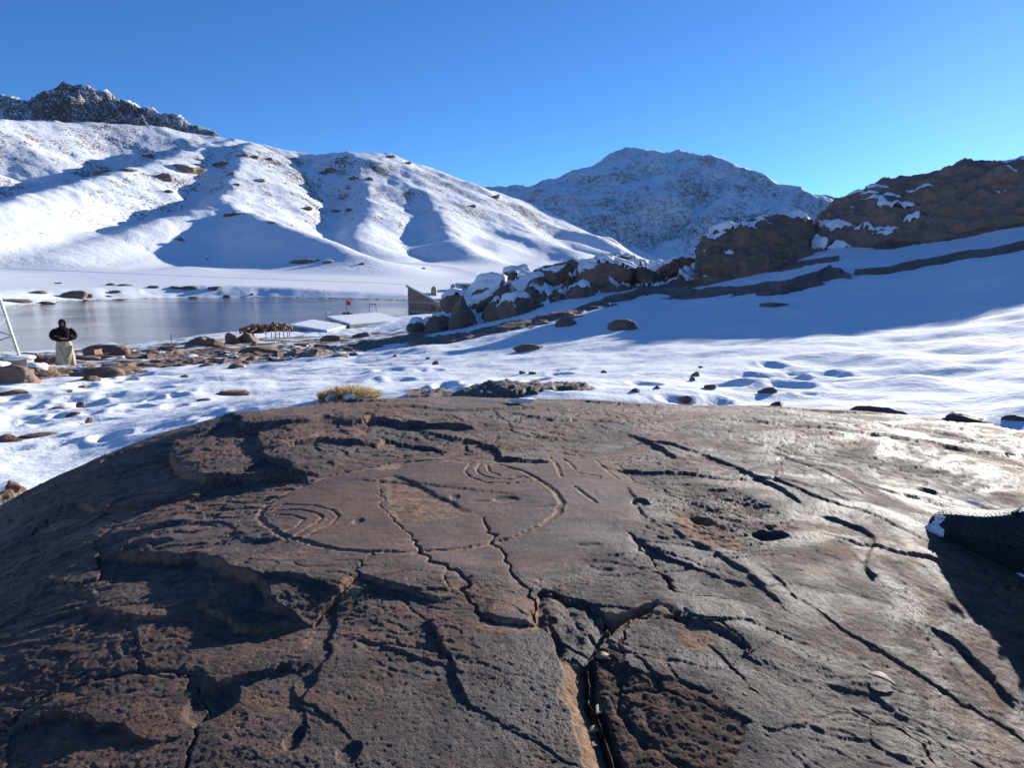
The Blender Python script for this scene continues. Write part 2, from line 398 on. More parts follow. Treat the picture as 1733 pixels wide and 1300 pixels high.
# ------------------------------------------------------------------ ground sheet and mountains
def build_terrain():
    az = np.concatenate([np.radians(np.linspace(-180, -62, 40))[:-1], np.radians(np.linspace(-62, 62, 860)), np.radians(np.linspace(62, 180, 40))[1:-1]])
    r1 = np.exp(np.linspace(math.log(1.0), math.log(300), 470)); r2 = np.exp(np.linspace(math.log(300), math.log(5500), 331))[1:]
    r = np.concatenate([r1, r2]); nc, nr = len(az), len(r)
    R, A = np.meshgrid(r, az, indexing='ij'); X = R*np.sin(A); Y = R*np.cos(A)
    Z, fam = height(X, Y, True)
    rs = np.random.RandomState(77)
    prints = [(47,690),(60,700),(35,692),(165,692),(158,700),(200,697),(55,711),(40,726),(75,720),(85,741),(180,672),(190,648),(205,643),(217,640),(230,637),(175,658),(122,678),(75,678),(250,728),(140,651),(100,706),(20,708),(30,760),(95,752),(230,690),(260,676),(300,668)]
    prints += [(rs.uniform(0, 420), rs.uniform(648, 740)) for _ in range(26)] + [(rs.uniform(1040, 1420), rs.uniform(615, 685)) for _ in range(18)] + [(rs.uniform(640, 1000), rs.uniform(615, 660)) for _ in range(14)]
    sub = R < 26; xs, ys, zs = X[sub], Y[sub], Z[sub]
    for q, (px, py) in enumerate(prints):
        if q > 26 and py > 700-0.0*px and px < 300 and py > 850-0.45*px: continue
        p = hit(px, py, 3.5, 30); rr = float(np.hypot(p[0], p[1])); sz = rs.uniform(0.07, 0.13)*(1+rr/14); an = rs.uniform(0, 3.14); el = rs.uniform(0.5, 0.9)
        dx, dy = xs-p[0], ys-p[1]; near = np.where((np.abs(dx) < 4*sz) & (np.abs(dy) < 4*sz))[0]; dx, dy = dx[near], dy[near]
        e = ((dx*math.cos(an)+dy*math.sin(an))/sz)**2+((-dx*math.sin(an)+dy*math.cos(an))/(sz*el))**2
        zs[near] += -rs.uniform(0.15, 0.45)*sz*np.exp(-e**1.5)+0.07*sz*np.exp(-((np.sqrt(e)-1.45)/0.4)**2)
    Z[sub] = zs
    V = np.stack([X, Y, Z], -1).reshape(-1, 3); Fq = grid_faces(nr, nc, True)[:, ::-1]
    fam = fam.reshape(-1); Rf = R.reshape(-1)
    # bare soil mask near the shore
    bare = np.zeros(len(V)); sel = (Rf > 14) & (Rf < 300)
    x, y, zz = V[sel, 0], V[sel, 1], V[sel, 2]
    d = poly_sd(x, y, BAREZONE); b = 0.57*sstep(3.0, -2.0, d)
    b = np.maximum(b, 0.55*sstep(1.2, 0.0, zz-LAKE_Z-0.1))
    bare[sel] = b
    # slope for the mountains
    gz_r = np.gradient(Z, axis=0)/np.gradient(R, axis=0); gz_a = np.gradient(Z, axis=1)/(np.gradient(A, axis=1)*R)
    sl = np.hypot(gz_r, gz_a).reshape(-1)
    lo = V[:, 2]
    steep = sstep(0.18, 0.75, sl)*0.55 + 0.25*sstep(25, 120, lo)
    ff = fam[Fq]; fm = np.sort(ff, axis=1)[:, 2]
    for k, name, mat in ((-1, 'snow_ground', M_SNOWG), (0, 'snowy_mountain', M_MTN), (1, 'far_mountain', M_FAR), (2, 'rocky_peak', M_CRAG)):
        v, f, at_ = submesh(V, Fq, fm == k, {'bare': bare, 'steep': steep})
        o = np_mesh(name, v, f, mat, attrs=at_); tag(o, kind='structure')
BAREZONE = on_ground_poly([(-60,640),(0,632),(60,645),(180,640),(330,622),(430,618),(520,606),(640,592),(700,580),(760,566),(700,556),(640,560),(600,566),(480,570),(420,566),(340,575),(250,584),(130,592),(-60,600)])
build_terrain()
def build_lake():
    P = np.array(LAKE); c = P.mean(0); P = c+(P-c)*1.12
    bm = bmesh.new(); bm.faces.new([bm.verts.new((p[0], p[1], LAKE_Z)) for p in P]); me = bpy.data.meshes.new('lake'); bm.normal_update()
    for f in bm.faces:
        if f.normal.z < 0: f.normal_flip()
    bm.to_mesh(me); bm.free(); tag(link_mesh('lake', me, M_WATER), kind='structure')
build_lake()
# ------------------------------------------------------------------ foreground rock slab
SLAB_CP = [(866,1300,-.495),(400,1300,-.505),(0,1300,-.545),(1300,1300,-.505),(1733,1300,-.555),(400,1120,-.505),(100,1100,-.545),(690,860,-.485),(900,960,-.485),(1250,900,-.488),
           (1600,950,-.530),(1733,800,-.565),(1700,716,-.605),(1500,705,-.575),(1300,691,-.575),(1000,676,-.57),(800,673,-.56),(600,682,-.555),(450,702,-.56),(300,726,-.585),(150,780,-.63),
           (0,856,-.69),(0,1000,-.615),(200,930,-.550),(300,800,-.54),(600,760,-.495),(1000,760,-.495),(1400,780,-.515),(2050,800,-.64),(2050,1100,-.66)]
_sp = []
for px, py, z in SLAB_CP: _sp.append(tuple(at_z(px, py, z)))
for px, py, r, z in [(-500,1000,2.4,-1.05),(-250,900,3.4,-1.25),(0,850,3.9,-1.45),(300,726,4.3,-1.35),(600,682,4.5,-1.15),(900,676,4.6,-1.0),(1300,691,5.0,-1.0),(1733,716,5.2,-0.95),(2300,720,5.0,-0.9)]:
    p = at(px, py, r); _sp.append((p[0], p[1], z))
_sp += [(-0.6,-0.6,-.75),(0.6,-0.6,-.62),(1.6,-0.4,-.80),(-1.6,-0.3,-.95),(2.6,0.8,-.85)]
_SB = rbf_fit([p[:2] for p in _sp], [p[2] for p in _sp])
def slab_pt(px, py):
    """photo pixel -> XY on the undetailed slab surface"""
    r = np.linspace(0.3, 5.5, 2600); d = np.array(at(px, py, 1.0)); P = d[None]*r[:, None]
    h = _SB(P[:, 0], P[:, 1]); b = np.where(P[:, 2] < h)[0]
    i = b[0] if len(b) else np.argmin(P[:, 2]-h)
    return P[i, :2]
def SPl(pts, n=0, jit=0.0, seed=1):
    """pixel polyline -> XY polyline, optionally roughened between the nodes"""
    P = np.array([slab_pt(*p) for p in pts])
    if n:
        rs = np.random.RandomState(seed); out = [P[0]]
        for a, b in zip(P[:-1], P[1:]):
            L = np.hypot(*(b-a)); nn = np.array([-(b-a)[1], (b-a)[0]])/max(L, 1e-9)
            for k in range(1, n+1):
                t = k/(n+1); out.append(a+(b-a)*t+nn*rs.normal()*jit*L)
            out.append(b)
        P = np.array(out)
    return P
DISC = [(438,876),(456,849),(485,833),(525,815),(569,803),(622,793),(666,783),(727,780),(796,781),(848,787),(885,797),(913,811),(937,829),(951,849),(943,870),(917,888),(876,904),(836,918),
        (784,928),(731,936),(679,941),(622,939),(573,935),(529,926),(497,918),(468,910),(448,894),(438,876)]
GROOVES = [DISC,
  [(462,868),(480,855),(533,858),(565,866),(573,876),(561,890),(537,902),(507,920)], [(472,866),(505,866),(537,872),(545,878),(537,890),(517,902),(497,916)], [(466,876),(497,877),(515,883),(501,898),(477,910)],
  [(913,811),(864,817),(820,815),(796,807),(786,797),(796,785)], [(897,807),(848,811),(818,805),(806,795),(812,786)], [(889,806),(848,804),(828,797),(824,787)]]
MARKS = [[(929,773),(945,793),(949,805)], [(972,822),(990,837),(1010,851)], [(1008,777),(1026,793),(1046,809)], [(1040,781),(1058,797),(1074,813)], [(953,775),(973,793)], [(982,800),(1016,806)]]
# cracks: (points, width m, depth m)
CRACKS = [
  ([(634,809),(641,825),(636,837),(650,862),(666,878),(679,894),(695,914)], .0022, .008),
  ([(695,914),(709,930),(719,944),(739,957),(771,965),(788,977),(786,999),(796,1019),(812,1037),(850,1050),(905,1055)], .0045, .02),
  ([(818,874),(828,894),(836,910),(848,930),(864,955),(877,979),(891,1001),(903,1011),(907,1051)], .0035, .02),
  ([(628,938),(614,959),(606,983),(590,999),(569,1015),(533,1047),(521,1051)], .0030, .014),
  ([(0,1243),(40,1207),(81,1183),(137,1163),(170,1154),(218,1142),(259,1140),(299,1136),(323,1142)], .0032, .016),
  ([(323,1142),(319,1158),(343,1175),(347,1199),(331,1235),(323,1255),(313,1288),(308,1340)], .0028, .012),
  ([(424,864),(403,890),(390,916),(367,935),(337,950),(322,965),(306,984)], .0018, .005),
  ([(925,993),(956,1002),(994,1017),(1022,1036),(1032,1055),(1026,1075),(1008,1090),(1001,1110)], .0050, .035),
  ([(908,998),(925,993)], .005, .03), ([(903,1011),(908,1050),(925,1054)], .003, .02),
  ([(1062,902),(1079,923),(1102,940),(1122,966),(1141,995),(1160,1009),(1207,1014),(1255,1023),(1298,1035)], .0050, .022),
  ([(1115,967),(1132,985),(1150,1005)], .008, .02),
  ([(1032,1055),(1050,1048),(1080,1030),(1110,1022),(1135,1032),(1145,1046),(1165,1058)], .0040, .02),
  ([(1145,1046),(1180,1051),(1214,1058),(1235,1072),(1262,1096),(1270,1108)], .003, .012),
  ([(1060,1099),(1056,1060),(1075,1040),(1110,1040)], .003, .012),
  ([(1200,1090),(1230,1120),(1255,1150),(1282,1180)], .003, .014),
  ([(1346,727),(1384,728),(1432,735),(1479,744),(1527,754),(1575,761),(1622,768),(1684,773),(1740,770)], .006, .02),
  ([(1575,744),(1622,747),(1670,742),(1732,747)], .006, .02), ([(1640,737),(1690,738),(1733,736)], .004, .015),
  ([(1346,735),(1340,765),(1325,810)], .004, .003),
  ([(104,856),(101,871),(79,886),(45,912),(0,942)], .004, .02),
  ([(1384,1030),(1420,1064),(1451,1080),(1494,1104),(1527,1123),(1565,1147),(1598,1170),(1637,1194),(1684,1218),(1745,1262)], .0035, .012),
  ([(1440,1200),(1510,1232),(1560,1262),(1580,1300)], .003, .006),
]
# ledges: (points, height m, decay m on the raised side, raised side: +1 left of the direction of travel)
LEDGES = [
  ([(362,712),(318,730),(292,752),(288,772),(298,799),(320,809),(345,818),(377,815),(408,809),(456,806),(504,804),(545,806)], .046, .32, 1),
  ([(466,771),(500,758),(529,752),(538,750),(586,752),(637,755),(653,744),(681,749),(710,752),(741,758),(765,762)], .020, .22, 1),
  ([(590,726),(615,720),(630,714),(656,720),(678,723),(700,722),(735,723),(773,722),(810,726)], .030, .25, 1),
  ([(640,700),(690,694),(760,697),(850,694),(930,690)], .016, .2, 1),
  ([(124,852),(150,862),(169,867),(210,860),(262,851),(307,841),(349,837)], .022, .12, 1),
  ([(150,950),(200,945),(260,948),(300,950),(330,945),(360,965),(400,985),(440,997),(456,1015),(450,1030),(480,1040),(521,1051)], .036, .20, 1),
  ([(521,1051),(533,1047),(569,1015),(590,999),(606,983),(650,990),(700,1003),(745,1010),(790,1005)], .013, .12, 1),
  ([(331,1017),(351,1041),(388,1049),(404,1066),(444,1062),(485,1053),(521,1051)], .016, .10, 1),
  ([(343,1163),(384,1146),(428,1134),(465,1122),(485,1116),(490,1130)], .014, .08, 1),
  ([(812,1037),(850,1046),(905,1055)], .012, .10, 1),
  ([(662,803),(699,815),(727,829),(751,843),(784,856),(800,864)], .0040, .06, 1),
  ([(1050,730),(1098,747),(1145,756),(1193,771),(1241,790),(1279,809),(1317,828),(1346,847),(1367,864)], .012, .25, 1),
  ([(1374,871),(1412,880),(1455,895),(1477,911),(1474,935),(1465,957),(1480,975),(1493,990)], .010, .2, 1),
  ([(1098,747),(1122,761),(1148,778)], .015, .10, 1),
  ([(1255,940),(1288,961),(1317,980),(1346,1009),(1384,1033),(1412,1057),(1451,1076),(1494,1100),(1527,1119),(1565,1143),(1598,1166),(1637,1190),(1684,1214),(1745,1258)], .004, .12, 1),
  ([(1346,727),(1384,728),(1432,735),(1479,744),(1527,754),(1575,761),(1622,768),(1684,773),(1690,765)], .020, .3, -1),
  ([(1280,812),(1340,822),(1400,836),(1450,862)], .006, .1, 1),
  ([(1062,902),(1079,923),(1102,940),(1122,966),(1141,995),(1160,1009),(1207,1014),(1255,1023),(1298,1035)], .012, .10, -1),
  ([(1160,1052),(1200,1058),(1235,1075),(1262,1096),(1255,1112)], .010, .08, 1),
  ([(20,900),(60,880),(110,868)], .012, .1, 1),
  ([(1120,880),(1160,910),(1230,945),(1290,990),(1340,1040)], .007, .08, 1), ([(1200,1000),(1290,1035),(1380,1075),(1460,1120),(1560,1180),(1650,1240)], .007, .08, -1),
  ([(1300,760),(1400,800),(1480,850)], .006, .1, 1), ([(1180,700),(1300,712),(1420,716),(1560,722)], .010, .15, 1), ([(1060,820),(1090,870),(1130,900)], .006, .06, 1),
  ([(1560,1050),(1620,1090),(1680,1150),(1720,1200)], .010, .08, 1), ([(1230,1130),(1300,1190),(1380,1230),(1450,1290)], .006, .05, -1), ([(1400,1160),(1480,1180),(1560,1240)], .006, .05, 1),
  ([(60,960),(140,930),(250,900),(330,880)], .012, .10, 1), ([(330,880),(420,850),(520,830)], .004, .05, 1), ([(420,700),(520,690),(640,684)], .014, .15, 1), ([(380,740),(450,728),(540,722)], .014, .12, 1),
  ([(200,800),(240,782),(290,770)], .010, .1, 1),
  ([(850,700),(940,712),(1020,708),(1080,715)], .010, .12, 1), ([(60,1060),(150,1040),(230,1060),(320,1050)], .010, .06, 1), ([(20,1010),(90,1000),(160,1010)], .010, .06, 1), ([(1450,820),(1530,835),(1600,850)], .006, .08, 1),
  ([(160,920),(210,908),(262,905)], .010, .07, 1), ([(200,932),(240,926),(300,921)], .010, .06, 1),
]
PECKED = [(630,809),(662,803),(699,815),(727,829),(751,843),(784,856),(800,864),(771,876),(735,880),(703,884),(683,888),(662,874),(654,854),(658,825)]
RECESS = [(949,1111),(1001,1106),(1030,1086),(1056,1094),(1067,1123),(1115,1139),(1150,1147),(1202,1171),(1240,1206),(1267,1227),(1240,1300),(1230,1420),(1000,1430),(989,1300),(973,1237),(963,1199),(946,1171),(950,1144)]
BLOCK = [(908,998),(925,995),(956,1005),(994,1019),(1022,1040),(1030,1066),(1008,1086),(1001,1106),(949,1111),(939,1081),(925,1054),(908,1050)]
HOLE = [(1018,1034),(1045,1036),(1085,1026),(1112,1020),(1100,1034),(1060,1044),(1034,1060)]
SCOOP = [(1141,818),(1193,818),(1241,828),(1274,842),(1331,866),(1340,899),(1317,928),(1255,940),(1207,928),(1164,909),(1141,871)]
ORANGE = [(1190,888,46,26,.9),(1170,868,30,30,.5),(1215,912,50,18,.8),(520,1075,9,22,1),(490,758,22,7,.9),(535,748,14,6,.9),(655,752,16,7,.9),(604,740,25,6,.5),(628,714,12,5,.9),(655,790,26,5,.8),
          (592,1000,22,14,.7),(860,1056,60,10,.8),(1110,1030,40,14,.8),(905,1035,8,22,.9),(1180,1080,40,25,.6),(440,1010,14,10,.3),(880,1010,14,6,.7),(270,1142,20,4,.7),(100,890,26,8,.7),(1060,1040,50,10,.9),(1320,985,60,14,.35),(1500,1110,90,14,.4)]

def mat_slab(name):
    t = NT(name); p = t.pos(); fresh = t.attr('fresh'); dirt = t.attr('dirt'); pol = t.attr('polish')
    a = t.noise(p, 2.3, 6, 0.65, 0.6); b = t.noise(p, 11, 7, 0.7); c = t.noise(p, 60, 6, 0.72); d = t.noise(p, 320, 4, 0.75)
    g = t.mapping(p, (4, 15, 8), (0, 0, 0.25)); st = t.noise(g, 1.8, 8, 0.75); fine = t.noise(g, 26, 5, 0.75)
    col = t.mix(t.rng(a, 0.40, 0.60), (0.129, 0.097, 0.083), (0.273, 0.130, 0.076))
    col = t.mix(t.math('MULTIPLY', t.rng(st, 0.46, 0.60), 0.72), col, (0.063, 0.052, 0.047))
    col = t.mix(t.math('MULTIPLY', t.rng(b, 0.52, 0.66), 0.55), col, (0.302, 0.175, 0.118))
    col = t.mix(t.math('MULTIPLY', t.rng(t.noise(p, 24, 8, 0.78, 0.6), 0.49, 0.58), 0.70), col, (0.046, 0.036, 0.032))
    col = t.mix(t.math('MULTIPLY', t.rng(c, 0.53, 0.66), 0.55), col, (0.328, 0.214, 0.156))
    col = t.mix(t.math('MULTIPLY', t.rng(fine, 0.55, 0.66), 0.55), col, (0.055, 0.041, 0.036))
    col = t.mix(t.math('MULTIPLY', t.rng(d, 0.56, 0.68), 0.6), col, (0.365, 0.257, 0.189))
    pcol = t.mix(t.rng(t.math('ADD', t.math('MULTIPLY', fine, 0.6), t.math('MULTIPLY', st, 0.4)), 0.42, 0.60), (0.174, 0.100, 0.072), (0.097, 0.065, 0.054))
    col = t.mix(t.math('MULTIPLY', pol, 0.62), col, pcol)
    fr = t.rng(t.math('ADD', fresh, t.math('MULTIPLY', t.math('SUBTRACT', c, 0.5), 0.7)), 0.30, 0.62)
    fcol = t.mix(t.rng(t.noise(p, 75, 6, 0.78), 0.36, 0.64), (0.26, 0.135, 0.078), (0.54, 0.345, 0.222))
    col = t.mix(fr, col, fcol)
    dm = t.rng(t.math('ADD', dirt, t.math('MULTIPLY', t.math('SUBTRACT', c, 0.5), 0.9)), 0.35, 0.7)
    dcol = t.mix(t.rng(t.noise(p, 38, 8, 0.78), 0.40, 0.62), (0.060, 0.040, 0.028), (0.24, 0.138, 0.086))
    col = t.mix(dm, col, dcol)
    rough = t.rng(t.noise(p, 5.5, 6, 0.7, 0.8), 0.38, 0.62, 0.62, 0.88)
    rough = t.math('ADD', rough, t.math('MULTIPLY', t.math('MAXIMUM', fr, dm), 0.3))
    rough = t.math('ADD', rough, t.math('MULTIPLY', t.math('SUBTRACT', d, 0.5), 0.3))
    x = t.n('ShaderNodeBump'); x.inputs['Distance'].default_value = 0.0070; t.l(t.math('SUBTRACT', 1.0, t.math('MULTIPLY', pol, 0.80)), x.inputs['Strength'])
    t.l(t.noise(t.mapping(p, (1, 2.6, 1), (0, 0, 0.30)), 38, 10, 0.80, 0.3), x.inputs['Height'])
    y = t.n('ShaderNodeBump'); y.inputs['Distance'].default_value = 0.0022; t.l(t.math('SUBTRACT', 1.0, t.math('MULTIPLY', pol, 0.45)), y.inputs['Strength'])
    t.l(t.noise(p, 420, 5, 0.85), y.inputs['Height']); t.l(x.outputs[0], y.inputs['Normal'])
    n3 = t.bump(t.voro(p, 420), 0.0008, 0.6, y.outputs[0])
    return t.fin(col, rough, n3, 0.40)
M_SLAB = mat_slab('varnished_sandstone')

def build_slab():
    az = np.radians(np.concatenate([np.linspace(-75, -44, 90)[:-1], np.linspace(-44, 44, 850), np.linspace(44, 75, 90)[1:]]))
    rr = [0.34]
    while rr[-1] < 5.4: rr.append(rr[-1]*(1+0.0028+0.0042*min(1, max(0, (rr[-1]-0.7)/2.0))))
    rr = np.array(rr); nr, nc = len(rr), len(az)
    R, A = np.meshgrid(rr, az, indexing='ij'); x = (R*np.sin(A)).ravel(); y = (R*np.cos(A)).ravel()
    base = _SB(x, y)
    z = np.zeros_like(x); fresh = np.zeros_like(x); dirt = np.zeros_like(x); groove = np.zeros_like(x)
    # domain warp so that drawn lines break up naturally
    wx = x + 0.0045*fbm(x*22, y*22, 1.0, 3) + 0.0016*perlin(x*110, y*110, 4.0); wy = y + 0.0045*fbm(x*22, y*22, 7.0, 3) + 0.0016*perlin(x*110, y*110, 8.0)
    def local(P, m):
        lo = P.min(0)-m; hi = P.max(0)+m
        return np.where((x > lo[0]) & (x < hi[0]) & (y > lo[1]) & (y < hi[1]))[0]
    calm = sstep(0.03, -0.06, poly_sd(x, y, SPl([(430,880),(520,800),(700,775),(900,780),(1020,770),(1120,840),(1100,930),(1000,960),(860,990),(640,960),(470,925)])))
    # broad relief and flaking: terraces of thin rock layers
    z += 0.011*fbm(x*1.6, y*1.6, 0.5, 3)*(1-0.6*calm)
    q = fbm(x*2.2+0.4*y, y*4.6, 3.3, 4, 0.55)*3.2 + (x*0.9+y*0.5)
    tq = np.floor(q)+sstep(0.93, 1.0, q-np.floor(q))
    z += (tq-q)*0.0042*(1-0.92*calm)*sstep(0.8, 1.5, np.hypot(x, y))*sstep(-0.5, 0.4, fbm(x*1.1, y*1.1, 30.0, 2)+0.25)
    q2 = fbm(x*7+1.3*y, y*15, 13.3, 4, 0.55)*2.6+(x*2+y)
    tq2 = np.floor(q2)+sstep(0.88, 1.0, q2-np.floor(q2))
    z += (tq2-q2)*0.0015*(1-0.75*calm)*sstep(-0.3, 0.3, fbm(x*2.3, y*2.3, 41.0, 3))
    q3 = fbm(x*19+3*y, y*30, 53.3, 4, 0.6)*2.4+(x*3-2*y); tq3 = np.floor(q3)+sstep(0.85, 1.0, q3-np.floor(q3))
    z += (tq3-q3)*0.0008*(1-0.6*calm)*sstep(-0.1, 0.4, fbm(x*3.1, y*3.1, 61.0, 3))
    # fracture plates: each a little higher, lower or tilted than its neighbours
    fx = x + 0.022*fbm(x*7, y*7, 71.0, 3) + (wx-x)*0.8; fy = y + 0.022*fbm(x*7, y*7, 77.0, 3) + (wy-y)*0.8
    rp = np.random.RandomState(19)
    for cell, amp, tilt, ang, st, y1, nsd in ((0.26, 0.0008, 0.010, -0.65, 1.9, 3.2, 75), (0.10, 0.0004, 0.008, -0.55, 2.2, 1.7, 80)):
        ca, sa = math.cos(ang), math.sin(ang); U = (fx*ca+fy*sa)/st; W = -fx*sa+fy*ca
        best = np.full(x.shape, 1e9); best2 = np.full(x.shape, 1e9); off = np.zeros_like(x)
        cs = [(rp.uniform(-1.9, 2.1), rp.uniform(0.35, y1)) for _ in range(nsd)]
        for cx_, cy_ in cs:
            hgt, ta, tb = rp.normal()*amp, rp.normal()*tilt, rp.normal()*tilt
            du = U-(cx_*ca+cy_*sa)/st; dv = W-(-cx_*sa+cy_*ca); dd = du*du+dv*dv; m = dd < best
            best2 = np.where(m, best, np.minimum(best2, dd)); best = np.where(m, dd, best)
            off = np.where(m, hgt+np.clip(ta*du*st+tb*dv, -0.006, 0.006), off)
        wgt = (1-0.94*calm)
        z += off*wgt
        gap = np.sqrt(best2)-np.sqrt(best); edge = sstep(0.006, 0.0015, gap)*sstep(-0.1, 0.35, fbm(x*4, y*4, 81.0, 2))
        z -= 0.0016*edge*wgt; fresh = np.maximum(fresh, 0.36*edge*wgt)
    for i, (pts, h, L, sd) in enumerate(LEDGES):
        P = SPl(pts); I = local(P, 2.6*L)
        d, s, t, _ = seg_dist(wx[I], wy[I], P, soft=True)
        env = np.clip(np.minimum(t, 1-t)*7, 0, 1)**0.8
        dL = L*(1+0.3*perlin(x[I]*6, y[I]*6, i+0.5))
        hh = 0.42*h*env*(1+0.35*perlin(x[I]*9, y[I]*9, i+3.5))
        w = 0.5+0.5*np.tanh(s*sd*d/0.0024)
        z[I] += hh*w*np.exp(-(d/dL)**2) - 0.25*hh*(1-w)*np.exp(-(d/(0.35*dL))**2)
        fresh[I] = np.maximum(fresh[I], 0.42*np.exp(-(d/0.008)**2)*env)
    for i, (pts, w, dep) in enumerate(CRACKS):
        w *= 0.62; dep *= 0.5
        P = SPl(pts, 2, 0.10, i); I = local(P, 0.05)
        d, s, t, _ = seg_dist(wx[I], wy[I], P)
        ww = w*(1+0.7*perlin(x[I]*30, y[I]*30, i+0.2))*np.clip(np.minimum(t, 1-t)*12+0.25, 0, 1)
        z[I] -= dep*sstep(1.0, 0.35, d/np.maximum(ww, 1e-4))
        z[I] -= 0.08*dep*np.exp(-(d/0.010)**2)
        fresh[I] = np.maximum(fresh[I], 0.5*np.exp(-(d/0.006)**2))
    for i, pts in enumerate(GROOVES+MARKS):
        P = SPl(pts, 1, 0.02, i); I = local(P, 0.05); mk = i >= len(GROOVES)
        d, s, t, _ = seg_dist(x[I]*0.6+wx[I]*0.4, y[I]*0.6+wy[I]*0.4, P)
        wdt = (0.0080 if i == 0 else 0.0050)*(1.3 if mk else 1)*(1+0.30*perlin(x[I]*60, y[I]*60, 5.0))
        prof = sstep(1.25, 0.25, d/wdt)
        z[I] -= (0.0024 if i == 0 else 0.0018)*prof*(1+0.7*perlin(x[I]*120, y[I]*120, 2.0))
        z[I] += 0.0005*np.exp(-((d-1.35*wdt)/0.003)**2)
        fresh[I] = np.maximum(fresh[I], 0.85*prof); groove[I] = np.maximum(groove[I], prof)
    # pecked patch
    P = SPl(PECKED); sd = poly_sd(wx+0.012*fbm(x*14, y*14, 91.0, 3), wy+0.016*fbm(x*14, y*14, 95.0, 3), P); pk = sstep(0.004, -0.008, sd)
    z -= pk*(0.0016+0.0007*perlin(x*160, y*160, 3.0)+0.0005*perlin(x*330, y*330, 3.0)); fresh = np.maximum(fresh, pk*np.clip(0.47+0.5*fbm(x*34, y*34, 12.0, 4), 0, 0.9))
    # recess left by a lost block, its lit wall on the left
    P = SPl(RECESS); sd = poly_sd(wx, wy, P); I = sd < 0.02
    wall = SPl([(949,1108),(950,1144),(946,1171),(963,1199),(973,1237),(989,1300),(1000,1430)])
    dw, _, _, _ = seg_dist(x, y, wall); inn = sstep(0.002, -0.003, sd)
    right = SPl([(1060,1099),(1067,1123),(1115,1139),(1150,1147),(1202,1171),(1240,1206),(1267,1227),(1240,1300),(1230,1420)]); dr, _, _, _ = seg_dist(x, y, right)
    u = dr/(dr+np.maximum(dw-0.036, 0)+1e-6)
    prof = np.where(dw < 0.034, 0.003+0.019*sstep(0, 0.034, dw), 0.0003+0.007*u)
    prof = prof+0.016*np.exp(-((dw-0.040)/0.004)**2)*(0.6+0.6*perlin(x*25, y*25, 8.0))
    rs = (prof+(dw > 0.03)*(0.0016*fbm(x*22, y*22, 2.0, 4)+0.0012*ridged(x*38, y*38, 1.0, 3)))*inn
    z -= rs
    face = inn*sstep(0.034, 0.026, dw); fresh = np.maximum(fresh, 0.95*face); dirt = np.maximum(dirt, 0.85*inn*(1-face))
    # wedged block, a little lower and tilted
    P = SPl(BLOCK); sd = poly_sd(wx, wy, P); c = P.mean(0); inn = sstep(0.002, -0.004, sd)
    z -= inn*(0.003+0.06*np.clip(c[1]-y+0.02, -0.04, 0.08)+0.0022*ridged(x*24, y*24, 4.0, 3))
    z -= inn*0.004*sstep(-0.02, 0.0, sd)
    P = SPl(HOLE); sd = poly_sd(wx, wy, P); inn = sstep(0.003, -0.006, sd); z -= 0.028*inn; fresh = np.maximum(fresh, 0.8*sstep(0.012, 0.0, sd))
    # scoop with broken layers
    P = SPl(SCOOP); sd = poly_sd(wx, wy, P); inn = sstep(0.01, -0.04, sd)
    q = fbm(x*12, y*16, 21.0, 4)*2.4+y*6; tq = np.floor(q)+sstep(0.7, 1.0, q-np.floor(q))
    z -= inn*(0.006+0.0026*(tq-q)+0.0012*ridged(x*16, y*16, 9.0, 2)); dirt = np.maximum(dirt, 0.45*inn)
    for px, py, w, h, dep in [(1188,876,.020,.012,.03),(1303,900,.035,.012,.010),(1085,850,.018,.014,.006),(1390,790,.04,.01,.004),(606,883,.011,.009,.003),(858,842,.030,.012,.003),(706,838,.03,.008,.0015),(770,840,.012,.012,.003),
                              (1570,830,.03,.008,.008),(500,1240,.010,.012,.004),(590,1265,.012,.010,.003),(360,1180,.03,.02,.007)]:
        c = slab_pt(px, py); e = ((wx-c[0])/w)**2+((wy-c[1])/(h*1.6))**2; z -= dep*sstep(1.3, 0.5, e)
    # shallow pits scattered over the right part
    rs_ = np.random.RandomState(5)
    for k in range(170):
        px, py = rs_.uniform(1120, 1720), rs_.uniform(735, 900)
        if k > 120: px, py = rs_.uniform(30, 1000), rs_.uniform(690, 930)
        c = slab_pt(px, py); w = rs_.uniform(.006, .03); h = w*rs_.uniform(.2, .5); an = 0.3+rs_.normal()*0.25
        I = np.where((np.abs(x-c[0]) < .06) & (np.abs(y-c[1]) < .06))[0]
        u = (wx[I]-c[0])*math.cos(an)+(wy[I]-c[1])*math.sin(an); v = -(wx[I]-c[0])*math.sin(an)+(wy[I]-c[1])*math.cos(an)
        z[I] -= rs_.uniform(.0006, .0020)*sstep(1.2, 0.4, (u/w)**2+(v/h)**2)
    for px, py, w, h, s in ORANGE:
        c = slab_pt(px, py); ex = slab_pt(px+w, py); ey = slab_pt(px, py-h)
        e = ((wx-c[0])/max(abs(ex[0]-c[0]), .004))**2+((wy-c[1])/max(abs(ey[1]-c[1]), .004))**2
        fresh = np.maximum(fresh, s*sstep(1.5, 0.2, e))
    # grain of the stone
    rough = 1-0.55*calm
    z += rough*(0.0007*fbm(x*26, y*34, 17.0, 3)+0.0006*fbm(x*130, y*150, 19.0, 3, 0.7))
    lower = sstep(0.0, 1.0, (1.05-np.hypot(x, y))/0.5)
    z += lower*0.0005*ridged(x*48, y*60, 23.0, 3)
    fade = sstep(5.4, 4.2, R.ravel()); V = np.stack([x, y, base+z*fade], -1)
    Fq = grid_faces(nr, nc)[:, ::-1]
    g = groove[Fq].mean(1) > 0.35; pkf = pk[Fq].mean(1) > 0.5
    blk = in_poly(x[Fq].mean(1), y[Fq].mean(1), SPl(BLOCK)); wl = face[Fq].mean(1) > 0.5
